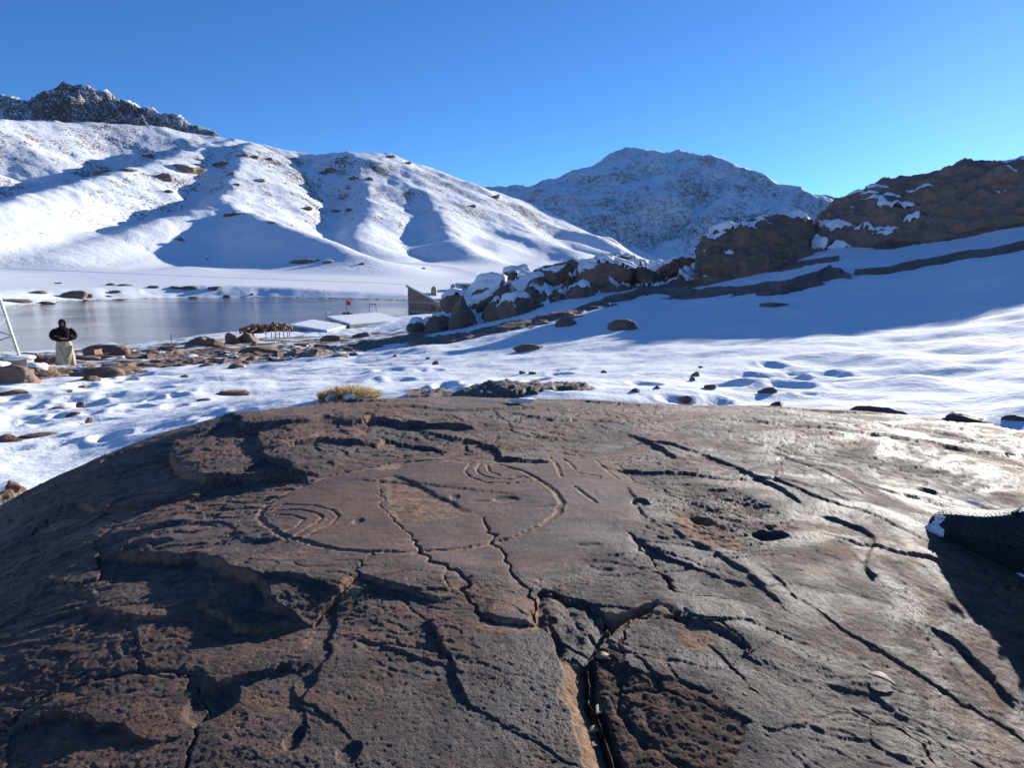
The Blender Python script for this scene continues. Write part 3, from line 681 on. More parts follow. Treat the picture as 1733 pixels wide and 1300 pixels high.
    attrs = {'fresh': fresh, 'dirt': dirt, 'polish': calm*(1-pk)*(1-groove)}
    main = ~(g | pkf | blk | wl)
    v, f, a = submesh(V, Fq, main, attrs)
    slab = np_mesh('rock_slab', v, f, M_SLAB, attrs=a)
    tag(slab, 'huge dark brown engraved sandstone slab with cracks filling the foreground', 'rock')
    for nm, mk, lab in (('engraved_groove', g & ~blk & ~wl, 'pecked ring and nested curves carved into the dark rock'), ('pecked_patch', pkf & ~g, 'rough lighter pecked patch inside the carved ring'),
                        ('loose_block', blk & ~g & ~pkf, 'wedged dark block between cracks'), ('broken_face', wl & ~blk & ~g & ~pkf, 'fresh orange broken face of the gap')):
        v, f, a = submesh(V, Fq, mk, attrs)
        o = np_mesh(nm, v, f, M_SLAB, slab, attrs=a); o['label'] = lab
build_slab()
# ------------------------------------------------------------------ rocks of the middle distance
M_ROCK_DARK = mat_rock('dark_boulder_rock', (0.16, 0.118, 0.092), (0.26, 0.17, 0.125), (0.33, 0.19, 0.125), 1.0)
M_ROCK_WALL = mat_rock('rock_wall_glare_lightened', (0.20, 0.150, 0.118), (0.32, 0.215, 0.155), (0.38, 0.235, 0.16), 0.9)  # boulder rock in a lighter copy; the sun's hazy glare is put into its colour
M_ROCK_WARM = mat_rock('warm_brown_rock', (0.20, 0.125, 0.085), (0.30, 0.185, 0.12), (0.36, 0.20, 0.12), 1.6, lichen=0.25)
M_ROCK_RED = mat_rock('reddish_rock', (0.22, 0.10, 0.07), (0.30, 0.16, 0.11), (0.36, 0.19, 0.13), 2.0, lichen=0.2)
M_ROCK_SMALL = mat_rock('small_dark_stone', (0.13, 0.10, 0.08), (0.22, 0.15, 0.11), (0.27, 0.17, 0.12), 7.0, bumpd=0.012, lichen=0.25)
M_ROCK_FAR = mat_rock('far_outcrop_rock', (0.16, 0.125, 0.10), (0.28, 0.19, 0.14), (0.34, 0.22, 0.15), 0.12, bumpd=0.6)

def vnormals(V, Fq):
    n = np.zeros_like(V)
    fn = np.cross(V[Fq[:, 1]]-V[Fq[:, 0]], V[Fq[:, 2]]-V[Fq[:, 0]])
    if Fq.shape[1] == 4: fn = fn+np.cross(V[Fq[:, 2]]-V[Fq[:, 0]], V[Fq[:, 3]]-V[Fq[:, 0]])
    for k in range(Fq.shape[1]): np.add.at(n, Fq[:, k], fn)
    return n/(np.linalg.norm(n, axis=1)[:, None]+1e-12)
_ICO = {}
def ico(sub):
    if sub not in _ICO:
        bm = bmesh.new(); bmesh.ops.create_icosphere(bm, subdivisions=sub, radius=1.0)
        V = np.array([v.co[:] for v in bm.verts]); Fq = np.array([[v.index for v in f.verts] for f in bm.faces]); bm.free()
        _ICO[sub] = (V, Fq)
    return _ICO[sub]
def snow_on(V, Fq, parent, amount, seed, size, thick, off=(0, 0, 0)):
    """real shells of snow lying on the upward faces, one object per patch"""
    N = vnormals(V, Fq); W = V+np.array(off); S_ = V.copy()
    cnt = np.zeros(len(V)); [np.add.at(cnt, Fq[:, k], 1) for k in range(Fq.shape[1])]; cnt = np.maximum(cnt, 1)[:, None]
    for it in range(7):
        fm = S_[Fq].mean(1); acc = np.zeros_like(S_); [np.add.at(acc, Fq[:, k], fm) for k in range(Fq.shape[1])]; S_ = acc/cnt
    Ns = vnormals(S_, Fq)
    m = 0.75*Ns[:, 2]+0.25*N[:, 2] - amount + 0.34*fbm(W[:, 0]*0.8/size+seed, W[:, 1]*0.8/size, W[:, 2]*0.8/size, 3)
    keep = np.where((m[Fq] > -0.02).all(1))[0]
    if len(keep) < 12: return
    lab = np.arange(len(V))
    for it in range(400):
        mn = lab[Fq[keep]].min(1); new = lab.copy()
        for k in range(Fq.shape[1]): np.minimum.at(new, Fq[keep][:, k], mn)
        if (new == lab).all(): break
        lab = new
    fl = lab[Fq[keep][:, 0]]; ids, c = np.unique(fl, return_counts=True)
    k = sstep(0.0, 0.35, m)
    S = V*0.65+S_*0.35 + np.array([0, 0, 1])*(k*thick)[:, None] + Ns*((k*0.6*thick)-0.03*size*(1-sstep(-0.02, 0.10, m)))[:, None]
    for i in ids[c >= 14]:
        v, f, _ = submesh(S, Fq, keep[fl == i]); np_mesh('snow_patch', v, f, M_SNOW, parent)
def boulder_mesh(w, d, h, seed, sub=4, cuts=7,  rough=0.16, flat=0.0):
    V, Fq = ico(sub); V = V.copy(); rs = np.random.RandomState(seed)
    for k in range(int(cuts*1.7)):
        n = rs.normal(size=3); n /= np.linalg.norm(n); c = rs.uniform(0.50, 0.86)
        dd = V@n-c; m = dd > 0; V[m] -= np.outer(dd[m], n)*0.97
    N = V/np.linalg.norm(V, axis=1)[:, None]
    s = seed*3.7
    V = V + N*(0.6*rough*fbm(V[:, 0]*1.4+s, V[:, 1]*1.4, V[:, 2]*1.4, 3, 0.5) + 0.40*rough*(ridged(V[:, 0]*2.2+s, V[:, 1]*2.2, V[:, 2]*5.5, 4)-1.2))[:, None]
    lo, hi = V.min(0), V.max(0); V = (V-(lo+hi)/2)/((hi-lo)/2)
    if flat: V[:, 2] = np.where(V[:, 2] > 1-flat, 1-flat+(V[:, 2]-1+flat)*0.25, V[:, 2])
    return V*np.array([w/2, d/2, h/2]), Fq
def rock_at(name, px, py, w_px, h_px, mat, seed, r=None, depth=1.0, sink=0.25, sub=4, snow=None, thick=0.08, rz=0.0, tilt=0.0, label=None, group=None, cat='rock', cuts=7, rough=0.16):
    """boulder whose visible part is centred on a photo pixel; it rests in the ground under it"""
    if r is None:
        g = hit(px, py+h_px*0.45); r = float(np.hypot(g[0], g[1]))
    P = at(px, py, r); slant = np.linalg.norm(P)
    cosax = 1.0/math.hypot((px-CX)/F_PX, 1.0); sc = r*1.0/ F_PX*cosax
    w, h = w_px*sc, h_px*sc; H = h/(1-sink)
    V, Fq = boulder_mesh(w, max(w*depth, h*0.8), H, seed, sub, cuts, rough)
    c, s = math.cos(tilt), math.sin(tilt); V = np.stack([V[:, 0]*c-V[:, 2]*s, V[:, 1], V[:, 0]*s+V[:, 2]*c], -1)
    a = float(azim(px, py)); c, s = math.cos(-a+rz), math.sin(-a+rz)
    V = np.stack([V[:, 0]*c-V[:, 1]*s, V[:, 0]*s+V[:, 1]*c, V[:, 2]], -1)
    o = np_mesh(name, V, Fq, mat); loc = (P[0], P[1], P[2]+h/2-H/2); o.location = loc
    tag(o, label, cat, group)
    if snow is not None: snow_on(V, Fq, o, snow, seed, max(w, h)*0.6, thick, loc)
    return o
def resample(P, n):
    P = np.asarray(P, float); L = np.r_[0, np.cumsum(np.linalg.norm(np.diff(P, axis=0), axis=1))]
    t = np.linspace(0, L[-1], n); Q = np.stack([np.interp(t, L, P[:, k]) for k in range(P.shape[1])], -1)
    return Q
def loft_rock(name, crest, base, mat, seed, back=4.0, nu=160, nv=70, bulge=0.5, amp=0.35, fs=0.5, drop=0.5, snow=None, thick=0.15, snow_size=2.0, label=None, group=None, cat='rock', back_drop=1.0, strata=1.0, lift=0.18):
    """long rock mass: front foot line, crest line and a back that runs down into the ground"""
    gp = lambda q, l: at(*q) if len(q) == 3 else np.array(hit(q[0], q[1]))+np.array([0, 0, l])
    C = resample([gp(q, lift) for q in crest], nu); B = resample([gp(q, 0.02) for q in base], nu)
    if len(crest[0]) == 2:                      # keep ground-hugging rocks from stretching over the brow of the slope
        rb, rc = np.hypot(B[:, 0], B[:, 1]), np.hypot(C[:, 0], C[:, 1]); f = np.minimum(1.0, 1.15*rb/rc); far = f < 1
        if far.any(): C[:, :2] *= f[:, None]; C[far, 2] = height(C[far, 0], C[far, 1])+lift
    rows = []
    fwd = C[:, :2]/np.linalg.norm(C[:, :2], axis=1)[:, None]
    nf = int(nv*0.6)
    for k in range(nf):
        t = k/(nf-1); hz_ = 1-math.cos(t*math.pi/2); vt = math.sin(t*math.pi/2)
        hh = t*(1-bulge)+hz_*bulge; vv = t*(1-bulge)+vt*bulge
        P = B.copy(); P[:, :2] = B[:, :2]+(C[:, :2]-B[:, :2])*hh; P[:, 2] = B[:, 2]-drop+(C[:, 2]-B[:, 2]+drop)*vv; rows.append(P)
    for k in range(1, nv-nf+1):
        t = k/(nv-nf); P = C.copy(); P[:, :2] += fwd*back*math.sin(t*math.pi/2); P[:, 2] -= (C[:, 2]-B[:, 2]+back_drop)*(1-math.cos(t*math.pi/2)); rows.append(P)
    V = np.array(rows).reshape(-1, 3); Fq = grid_faces(len(rows), nu)
    N = vnormals(V, Fq); tip = np.tile(np.clip(np.minimum(np.arange(nu), nu-1-np.arange(nu))/(0.06*nu), 0, 1), len(rows))
    x, y, z = V.T*fs; s = seed*5.1
    st = z*2.6*strata+0.35*x*strata; lay = np.abs(((st+0.7*fbm(x*0.6+s, y*0.6, z, 2)) % 1)-0.5)*2
    dsp = fbm(x+s, y, z*1.6, 5, 0.55)*0.9 + 0.35*(ridged(x*1.7+s, y*1.7, z*2.6, 4)-1.4) - 0.22*sstep(0.75, 1.0, lay)
    rel = np.repeat(np.concatenate([np.sin(np.linspace(0.2, 1, nf)*math.pi*0.95)*0.75+0.25, np.ones(nv-nf)*0.7]), nu)
    V = V+N*(dsp*amp*tip*rel)[:, None]
    off = V.mean(0); V = V-off
    o = np_mesh(name, V, Fq, mat); o.location = off; tag(o, label, cat, group)
    if snow is not None: snow_on(V, Fq, o, snow, seed, snow_size, thick, off)
    return o

# the rock wall on the right, and the big boulder beside it
loft_rock('rock_outcrop', [(1374,385,37),(1380,368,37),(1395,355,37.5),(1430,336,38),(1480,313,38.5),(1530,296,39),(1600,280,39.5),(1640,272,40),(1700,268,40),(1733,264,40),(1850,252,40),(2000,262,40),(2200,300,40)],
          [(1372,430,34),(1380,432,34),(1400,430,34),(1450,424,34.5),(1520,420,35),(1560,417,35),(1610,405,35.5),(1680,392,35.5),(1733,382,35.5),(1850,378,35.5),(2000,372,35.5),(2200,372,35.5)],
          M_ROCK_WALL, 3, back=5, nu=300, nv=110, bulge=0.7, amp=0.50, fs=0.50, snow=0.83, thick=0.22, snow_size=3.0, label='long dark rock wall with patchy snow along its top, below the sun', cat='rock wall', back_drop=1.5)
loft_rock('boulder', [(1176,440,33.5),(1182,412,34),(1200,392,34.5),(1240,380,35),(1290,366,35.3),(1330,361,35.5),(1352,362,35.6),(1366,370,35.6),(1376,392,35.6),(1380,425,35.4)],
          [(1174,478,32.5),(1182,482,32.3),(1205,484,32),(1245,482,32),(1290,474,32),(1325,462,32.2),(1345,452,32.5),(1358,446,32.8),(1370,440,33.2),(1382,432,33.5)],
          M_ROCK_DARK, 8, back=3.5, nu=150, nv=90, bulge=0.85, amp=0.42, fs=0.55, snow=0.86, thick=0.16, snow_size=1.5, label='large rounded dark brown boulder left of the rock wall', cat='boulder')
loft_rock('rock_slope', [(1092,500),(1130,486),(1180,478),(1260,474),(1330,460),(1390,452),(1425,466),(1440,472)],
          [(1092,503),(1133,510),(1180,512),(1240,508),(1307,507),(1373,488),(1418,475),(1440,473)],
          M_ROCK_DARK, 12, back=2.5, nu=160, nv=50, bulge=0.3, amp=0.22, fs=0.7, drop=0.25, label='smooth dark rock slope under the large rounded boulder', cat='rock')
loft_rock('rock_ledge', [(1446,464),(1506,459),(1539,450),(1580,443),(1635,432),(1676,428),(1733,415),(1850,398)],
          [(1446,467),(1506,466),(1539,459),(1580,450),(1635,439),(1676,437),(1733,425),(1850,410)],
          M_ROCK_DARK, 15, back=0.8, nu=150, nv=24, bulge=0.5, amp=0.09, fs=1.3, drop=0.2, label='long thin rock ledge crossing the shaded snow, lower one', cat='rock ledge', back_drop=0.2)
loft_rock('rock_ledge', [(1480,421),(1540,411),(1600,402),(1660,392),(1733,377)],
          [(1480,424),(1540,418),(1600,410),(1660,400),(1733,386)],
          M_ROCK_DARK, 16, back=0.8, nu=110, nv=24, bulge=0.5, amp=0.10, fs=1.3, drop=0.2, label='short thin rock ledge just below the rock wall', cat='rock ledge', back_drop=0.2)
# long slabs running down towards the buildings
loft_rock('rock_ledge', [(690,584),(760,572),(830,559),(900,545),(960,533),(1010,515),(1060,500),(1110,490),(1180,478)],
          [(690,592),(760,586),(830,577),(900,563),(960,549),(1010,529),(1060,513),(1110,503),(1180,492)],
          M_ROCK_DARK, 18, back=1.5, nu=220, nv=40, bulge=0.45, amp=0.20, fs=0.9, drop=0.3, label='long sloping dark rock band below the pile of boulders', cat='rock ledge', back_drop=0.4)
loft_rock('rock_ledge', [(470,605),(520,598),(580,585),(640,576),(690,569),(720,566)],
          [(470,609),(520,607),(580,603),(640,595),(690,586),(720,576)],
          M_ROCK_DARK, 19, back=1.2, nu=140, nv=36, bulge=0.3, amp=0.14, fs=0.9, drop=0.3, label='flat dark rock band in front of the low snow roofed building', cat='rock ledge', back_drop=0.3)
for k_, (cr, bs, mt, lab) in enumerate([
  ([(140,620),(175,614),(230,614),(290,611),(345,609)], [(140,634),(175,638),(230,634),(290,627),(345,614)], M_ROCK_WARM, 'long flat brown rock ledge right of the person'),
  ([(322,612),(370,609),(420,608),(455,606)], [(322,621),(370,620),(420,615),(455,609)], M_ROCK_WARM, 'long thin brown rock ledge in the middle of the snow'),
  ([(-20,612),(30,606),(70,608),(95,611)], [(-20,622),(30,619),(70,617),(95,615)], M_ROCK_DARK, 'grey brown rock ledge behind the dark flat topped rock'),
  ([(-30,648),(0,640),(40,636),(80,640)], [(-30,656),(0,650),(40,645),(80,642)], M_ROCK_WARM, 'low brown rock ledge at the left edge below the pylon'),
  ([(250,604),(320,597),(400,592),(440,590)], [(250,608),(320,603),(400,598),(440,593)], M_ROCK_WARM, 'faint brown rock band on the shore between the person and the rubble wall'),
  ([(140,597),(180,594),(220,592)], [(140,606),(180,603),(220,598)], M_ROCK_WARM, 'flat brown rock below the dark layered heap'),
  ([(400,606),(450,598),(520,592),(570,588)], [(400,610),(450,606),(520,602),(570,594)], M_ROCK_DARK, 'dark wet rock band left of the dry stalks'),
  ([(1130,478),(1180,466),(1250,458),(1350,446),(1420,436)], [(1130,484),(1180,476),(1250,470),(1350,458),(1420,443)], M_ROCK_DARK, 'narrow rock band at the foot of the large rounded boulder')]):
    loft_rock('rock_ledge', cr, bs, mt, 60+k_, back=0.5, nu=110, nv=26, bulge=0.5, amp=0.10, fs=1.5, drop=0.15, label=lab, cat='rock ledge', back_drop=0.25, lift=0.10)
# the pile of boulders on its bedrock rib
loft_rock('bedrock_rib', [(690,562,36),(730,545,36.5),(765,515,37),(800,500,37.5),(850,478,37.5),(900,468,38),(950,458,38),(1000,447,38),(1050,438,38.5),(1090,446,38),(1150,450,37),(1185,446,36)],
          [(690,566,33.5),(730,566,33),(765,560,32.5),(800,552,32),(850,545,32),(900,536,32),(950,524,32),(1000,508,32.5),(1050,494,33),(1090,488,33),(1150,478,33.5),(1185,476,33.5)],
          M_ROCK_DARK, 27, back=2.5, nu=240, nv=90, bulge=0.35, amp=0.75, fs=0.75, drop=0.5, snow=0.70, thick=0.2, snow_size=1.4, label='jagged dark bedrock rib the boulder pile leans on', cat='rock', back_drop=1.0)
HEAP = [(1050,447,92,36,38,1.0,0.95,'dark lichen covered boulder at the top right of the boulder pile',0.0), (1026,466,100,52,35,0.8,0.55,'wide boulder with a thick snow cap, right side of the pile',-0.15),
        (945,468,80,50,36,0.8,0.8,'dark angular boulder left of the snow capped one in the pile',0.1), (981,499,50,34,32.5,0.8,0.75,'small reddish boulder leaning in front of the pile',0.35),
        (905,500,95,60,35.5,0.6,0.25,'smooth boulder almost buried in snow in the middle of the pile',0.25), (884,478,66,44,37,0.8,0.6,'boulder with snow patches at the back of the pile',0.1),
        (822,506,92,66,35.5,0.8,0.52,'large boulder with a broad snow covered back, left part of the pile',0.35), (781,530,46,58,33,0.8,0.93,'upright rounded bare boulder at the foot of the pile',0.0),
        (874,527,72,50,31.5,0.8,0.62,'reddish boulder with a snow streak at the front of the pile',0.4), (838,528,38,38,32.5,0.8,0.8,'small dark boulder wedged between two larger ones at the front',0.0),
        (738,550,46,32,33.5,0.8,0.8,'lowest dark boulder at the left foot of the pile',0.15), (772,516,58,42,36,0.8,0.62,'boulder beside the stone house, upper left of the pile',0.35),
        (910,484,38,30,35,0.8,0.9,'small brown boulder perched above the snowy hollow',0.1), (704,556,30,22,34,0.8,0.7,'small stone beside the lower end of the pile',0.1),
        (1091,464,38,26,34.5,0.9,0.9,'small dark boulder right of the snow capped one',0.1), (1138,454,76,28,36,0.8,0.9,'low dark boulder between the pile and the large boulder',0.25), (852,492,40,34,37,0.8,0.8,'dark stone at the ridge of the pile',0.0)]
for i, (px, py, w, h, r, dp, sn, lab, tl) in enumerate(HEAP):
    rock_at('boulder', px, py, w*1.06, h*1.06, M_ROCK_DARK, 40+i*3, r, dp, 0.22, 5 if w > 60 else 4, sn, 0.16, 0, tl, lab, None, 'boulder', 6, 0.2)
# low rock just beyond the slab
loft_rock('rock_hump', [(690,668,4.15),(720,664,4.15),(770,666,4.15),(800,657,4.15),(850,648,4.15),(910,647,4.15),(945,650,4.15),(990,656,4.15),(1040,670,4.15)],
          [(690,672,3.6),(720,676,3.6),(770,680,3.6),(800,680,3.6),(850,682,3.6),(910,682,3.6),(945,682,3.6),(990,682,3.6),(1040,684,3.6)],
          M_ROCK_SMALL, 23, back=0.5, nu=200, nv=50, bulge=0.4, amp=0.05, fs=4.0, drop=0.2, label='low dark rock hump just behind the engraved slab', cat='rock', back_drop=0.2)
# stones in the snow: (px, py, w, h, material, label or None)
W_, R_, D_, S_ = M_ROCK_WARM, M_ROCK_RED, M_ROCK_DARK, M_ROCK_SMALL
STONES = [
 (66,629,58,24,W_,'blocky sunlit brown rock left of the standing person'), (22,631,70,30,D_,'dark flat topped rock at the left edge near the pylon foot'), (165,630,78,18,W_,'brown rock with a dark hollow right of the person\'s skirt'),
 (180,590,68,18,D_,'dark layered rock heap by the water right of the person'),
 (201,594,36,14,R_,'orange rock at the end of the dark heap by the water'), (45,604,60,16,D_,'grey brown rock beside the snowy pylon footing'),
 (72,608,70,13,D_,'dark snow topped rock behind the person'), (20,664,48,9,W_,'flat brown rock in the snow at the left edge'), (395,664,54,7,R_,'flat reddish rock lying alone in the snow'),
 (124,701,22,8,R_,'reddish stone with a long shadow in the left snow'), (150,710,11,7,R_,'small reddish stone right of a slightly larger one'), (136,684,14,7,R_,'dark red stone beside a bare streak in the snow'),
 (95,691,28,6,D_,'thin dark bare streak of rock in the left snow'), (140,655,14,6,W_,'little brown stone in the snow below the person'), (118,662,9,6,W_,'tiny brown stone below the person'), (62,645,14,6,W_,'little stone below the blocky brown rock'),
 (10,742,46,14,R_,'reddish flat rock at the left edge of the near snow'), (64,736,60,5,W_,'thin bare brown strip in the near left snow'), (25,822,30,22,R_,'brown stone where the slab meets the snow at left'), (8,838,26,14,W_,'pale brown stone at the lower left snow edge'),
 (1055,549,52,18,D_,'tilted flat rock poking out of the shaded snow'), (1310,515,46,6,D_,'thin flat rock in the shaded snow below the boulder'), (893,587,50,11,D_,'dark flat rock at the edge of the shadow on the snow'), (958,545,36,14,D_,'dark flat rock just below the long rock band'),
 (884,630,13,7,S_,'small dark stone in the shaded snow, left of a pair'), (901,631,15,6,S_,'small dark stone in the shaded snow, right of a pair'), (1022,629,12,6,S_,'small stone at the edge of the lit snow patch'), (980,650,20,8,S_,'stone behind the dark rock hump'),
 (1177,632,16,9,S_,'dark stone on a snow hummock, left one of three'), (1172,641,12,8,S_,'dark stone on a snow hummock, lower one'), (1202,654,24,10,S_,'dark round stone in a shaded snow hollow'), (1186,621,10,5,S_,'small stone at the top of the snow hummock'),
 (1075,660,20,7,S_,'small stone in the lit snow near the slab, left one'), (1112,655,14,6,S_,'small stone in the lit snow near the slab, right one'), (1158,673,30,9,S_,'flat dark stone at the edge of the slab'), (1300,660,40,12,S_,'brown stone under a snow lip'),
 (1317,686,36,16,S_,'dark stone where the snow meets the slab'), (1410,698,22,12,S_,'dark pointed stone at the snow edge'), (1490,696,90,22,S_,'wide dark rock emerging below the snow lip at right'), (1640,706,80,14,S_,'low dark rock under the snow at the right edge'), (1715,706,40,10,S_,'dark stone at the right border of the picture'),
 (737,614,12,7,R_,'small brown stone in the open snow above the grass tuft'), (725,606,12,4,S_,'tiny dark stone in the open snow'), (668,602,9,5,S_,'tiny dark stone near the dry stalks'), (312,636,16,5,S_,'dark stone in the snow below the thin ledge'),
 (345,676,26,4,S_,'thin dark stone near the slab edge'), (340,577,50,16,D_,'dark rock near the lake shore left of the rubble wall'), (362,578,30,14,W_,'brown rock beside the dark one near the shore'), (395,572,26,20,R_,'upright reddish stone near the rubble wall'),
 (420,571,36,16,D_,'dark round stone in front of the rubble wall'), (436,592,60,12,W_,'brown rock band before the rubble wall'), (560,572,36,10,D_,'dark stone in the snow before the low building'), (612,566,30,8,D_,'low dark stone beside the low building'),
 (1720,420,40,8,D_,'thin rock at the right edge under the rock wall'), (1310,440,1,1,None,None)]
for i, (px, py, w, h, m, lab) in enumerate(STONES):
    if m is None: continue
    big = w > 40; w = w*(0.85 if m is S_ and not big else 1); h = h*(0.85 if m is S_ else 1)
    rock_at('rock' if big else 'stone', px, py, w*1.05, h*1.0, m, 200+i*7, None, 0.75 if h > 0.35*w else 0.6, 0.45, 4 if big else 3, 0.93 if (big and h > 12 and i % 3 == 0 and m is not S_) else None, 0.05, 0, 0.0, lab, None, 'rock' if big else 'stone', 4 if big else 7, 0.22)
# many small flat stones on the rocky shore: alike, share one label per band
rs = np.random.RandomState(11)
shore = [(0,600),(120,600),(250,588),(350,578),(470,580),(600,585),(600,600),(520,606),(420,618),(300,622),(150,640),(0,640)]
cnt = 0
while cnt < 120:
    px, py = rs.uniform(0, 620), rs.uniform(578, 642)
    if not in_poly(np.array([px]), np.array([py]), shore)[0] or (80 < px < 145 and py > 590): continue
    w = rs.uniform(8, 40)*(0.6+0.8*(py-575)/65); h = min(w*rs.uniform(0.10, 0.22), 8)
    rock_at('stone', px, py, w, h, [W_, D_, W_, R_][cnt % 4], 900+cnt*5, None, 0.8, 0.55, 3, 0.9 if cnt % 3 == 0 else None, 0.05, rs.uniform(-0.4, 0.4), 0.0,
            f"{'broad' if w > 24 else 'small'} {['brown', 'dark', 'tan', 'reddish'][cnt % 4]} flat stone{' with snow on it' if cnt % 3 == 0 else ''} on the shore {'left of the person' if px < 90 else 'just right of the person' if px < 220 else 'left of the rubble wall' if px < 400 else 'below the rubble wall' if px < 500 else 'below the low buildings'}", 'stones scattered on the rocky shore', 'stone', 7, 0.15)
    cnt += 1
# stones across the lake
for i, (px, py, w, h) in enumerate([(124,497,42,14),(150,500,16,8),(62,494,30,5),(98,479,14,3),(190,481,22,5),(212,482,28,4),(258,485,20,4),(300,486,24,4),(322,486,28,6),(364,487,26,6),(195,493,20,4),(185,501,14,3),(384,501,14,5),(425,498,8,4),
                                    (20,508,60,4),(80,512,24,6),(145,509,10,6),(200,508,30,5),(330,503,20,3)]):
    lab = 'broad pale rock with a shadow across the lake at left' if i == 0 else 'low dark stone on the snowy far shore of the lake'
    rock_at('rock', px, py, w, h*0.85, M_ROCK_FAR, 1700+i*3, None, 0.7, 0.5, 3, 0.75 if i == 0 else None, 0.3, 0, 0, lab, None if i == 0 else 'stones on the far shore', 'rock')
# outcrops on the mountain sides
OUT = [(275,297,34,12),(318,283,70,14),(375,277,40,10),(300,300,0,0),(560,287,26,9),(545,292,20,6),(600,300,24,6),(625,302,18,7),(590,318,12,5),(515,441,60,6),(555,443,26,4),(612,446,14,4),(717,454,8,4),(520,352,22,6),(570,356,18,6),(590,355,14,8),(250,262,30,6),
       (180,290,50,6),(215,287,40,5),(410,262,26,6),(430,265,20,5),(455,268,14,5),(390,293,16,6),(400,312,14,5),(285,323,20,6),(440,305,22,5),(395,362,40,5),(460,376,20,4),(350,438,8,3),(305,404,16,8),(835,332,26,5),(800,348,14,5),(660,265,24,5),(690,275,16,5),(1075,435,2,1)]
for i, (px, py, w, h) in enumerate(OUT):
    if w < 4: continue
    rock_at('rock_outcrop', px, py, w*0.85, h*0.75, M_ROCK_FAR, 2100+i*3, None, 0.7, 0.45, 3, 0.8 if w > 20 else None, 1.0, 0, 0.1, f"{'long' if w > 24 else 'small'} brown rock outcrop {'near the skyline' if py < 275 else 'halfway up' if py < 330 else 'low on the slope'} of the left mountain, {'far left' if px < 260 else 'above the lake' if px < 480 else 'in its middle gullies' if px < 640 else 'towards its right end'}", 'outcrops on the left mountain', 'outcrop', 9, 0.3)
# ------------------------------------------------------------------ buildings and small built things by the lake
def mat_masonry(name, c1, c2, mortar, scale):
    t = NT(name); p = t.pos(); q = t.mapping(p, (1, 1, 1.9))
    e = t.voro(q, scale, 'DISTANCE_TO_EDGE'); cid = t.voro(q, scale, 'F1', 'Color')
    col = t.mix(t.sepz(cid, 0), c1, c2); m = t.rng(e, 0.02, 0.10)
    col = t.mix(m, mortar, col); nb = t.bump(m, 0.05, 0.8)
    return t.fin(col, 0.85, nb, 0.2)
M_MASON = mat_masonry('rubble_masonry', (0.24, 0.155, 0.11), (0.38, 0.25, 0.175), (0.34, 0.27, 0.21), 2.6)
M_CONC = mat_plain('weathered_concrete', (0.30, 0.25, 0.21), (0.42, 0.36, 0.30), 1.2, 0.85, 0.02)
M_CHIM = mat_plain('chimney_stone', (0.30, 0.21, 0.15), (0.42, 0.31, 0.22), 2.5, 0.85, 0.06)
M_DARKW = mat_plain('dark_window_glass', (0.015, 0.016, 0.02), (0.03, 0.03, 0.035), 0.8, 0.15)
M_STEEL = mat_plain('galvanised_steel', (0.38, 0.43, 0.41), (0.50, 0.54, 0.52), 4.0, 0.5, 0, 0.4)
M_IRON = mat_plain('dark_iron', (0.035, 0.035, 0.038), (0.07, 0.06, 0.055), 6.0, 0.55, 0, 0.5)
M_RED = mat_plain('red_flag_cloth', (0.55, 0.03, 0.02), (0.65, 0.05, 0.03), 8.0, 0.8)
M_WHITE = mat_plain('white_sign_paint', (0.72, 0.73, 0.72), (0.80, 0.80, 0.79), 3.0, 0.6)
M_WOOD = mat_plain('grey_post_wood', (0.14, 0.11, 0.085), (0.26, 0.20, 0.15), 9.0, 0.85)

class MB:
    def __init__(s): s.bm = bmesh.new()
    def hull(s, bot, top):
        n = len(bot); b = [s.bm.verts.new(tuple(p)) for p in bot]; t = [s.bm.verts.new(tuple(p)) for p in top]
        s.bm.faces.new(b[::-1]); s.bm.faces.new(t)
        for i in range(n): s.bm.faces.new((b[i], b[(i+1) % n], t[(i+1) % n], t[i]))
        return s
    def bar(s, a, b, r, n=6, r2=None):
        a, b = Vector(a), Vector(b); d = (b-a); q = d.to_track_quat('Z', 'Y').to_matrix(); r2 = r if r2 is None else r2
        A, B = [], []
        for k in range(n):
            v = q @ Vector((math.cos(2*math.pi*k/n), math.sin(2*math.pi*k/n), 0)); A.append(a+v*r); B.append(b+v*r2)
        return s.hull(A, B)
    def box(s, c, sx, sy, sz, ux=Vector((1, 0, 0)), uy=Vector((0, 1, 0))):
        c = Vector(c); z = Vector((0, 0, 1)); P = [(-1,-1),(1,-1),(1,1),(-1,1)]
        return s.hull([c+ux*(i*sx/2)+uy*(j*sy/2) for i, j in P], [c+ux*(i*sx/2)+uy*(j*sy/2)+z*sz for i, j in P])
    def build(s, name, mat, parent=None, smooth=False, bevel=0.0):
        if bevel: bmesh.ops.bevel(s.bm, geom=list(s.bm.edges), offset=bevel, segments=2, affect='EDGES', profile=0.6)
        bmesh.ops.recalc_face_normals(s.bm, faces=s.bm.faces)
        me = bpy.data.meshes.new(name); s.bm.to_mesh(me); s.bm.free()
        if smooth: me.polygons.foreach_set('use_smooth', [True]*len(me.polygons))
        return link_mesh(name, me, mat, parent)
def up(p, z): q = np.array(p, float).copy(); q[2] = z; return q

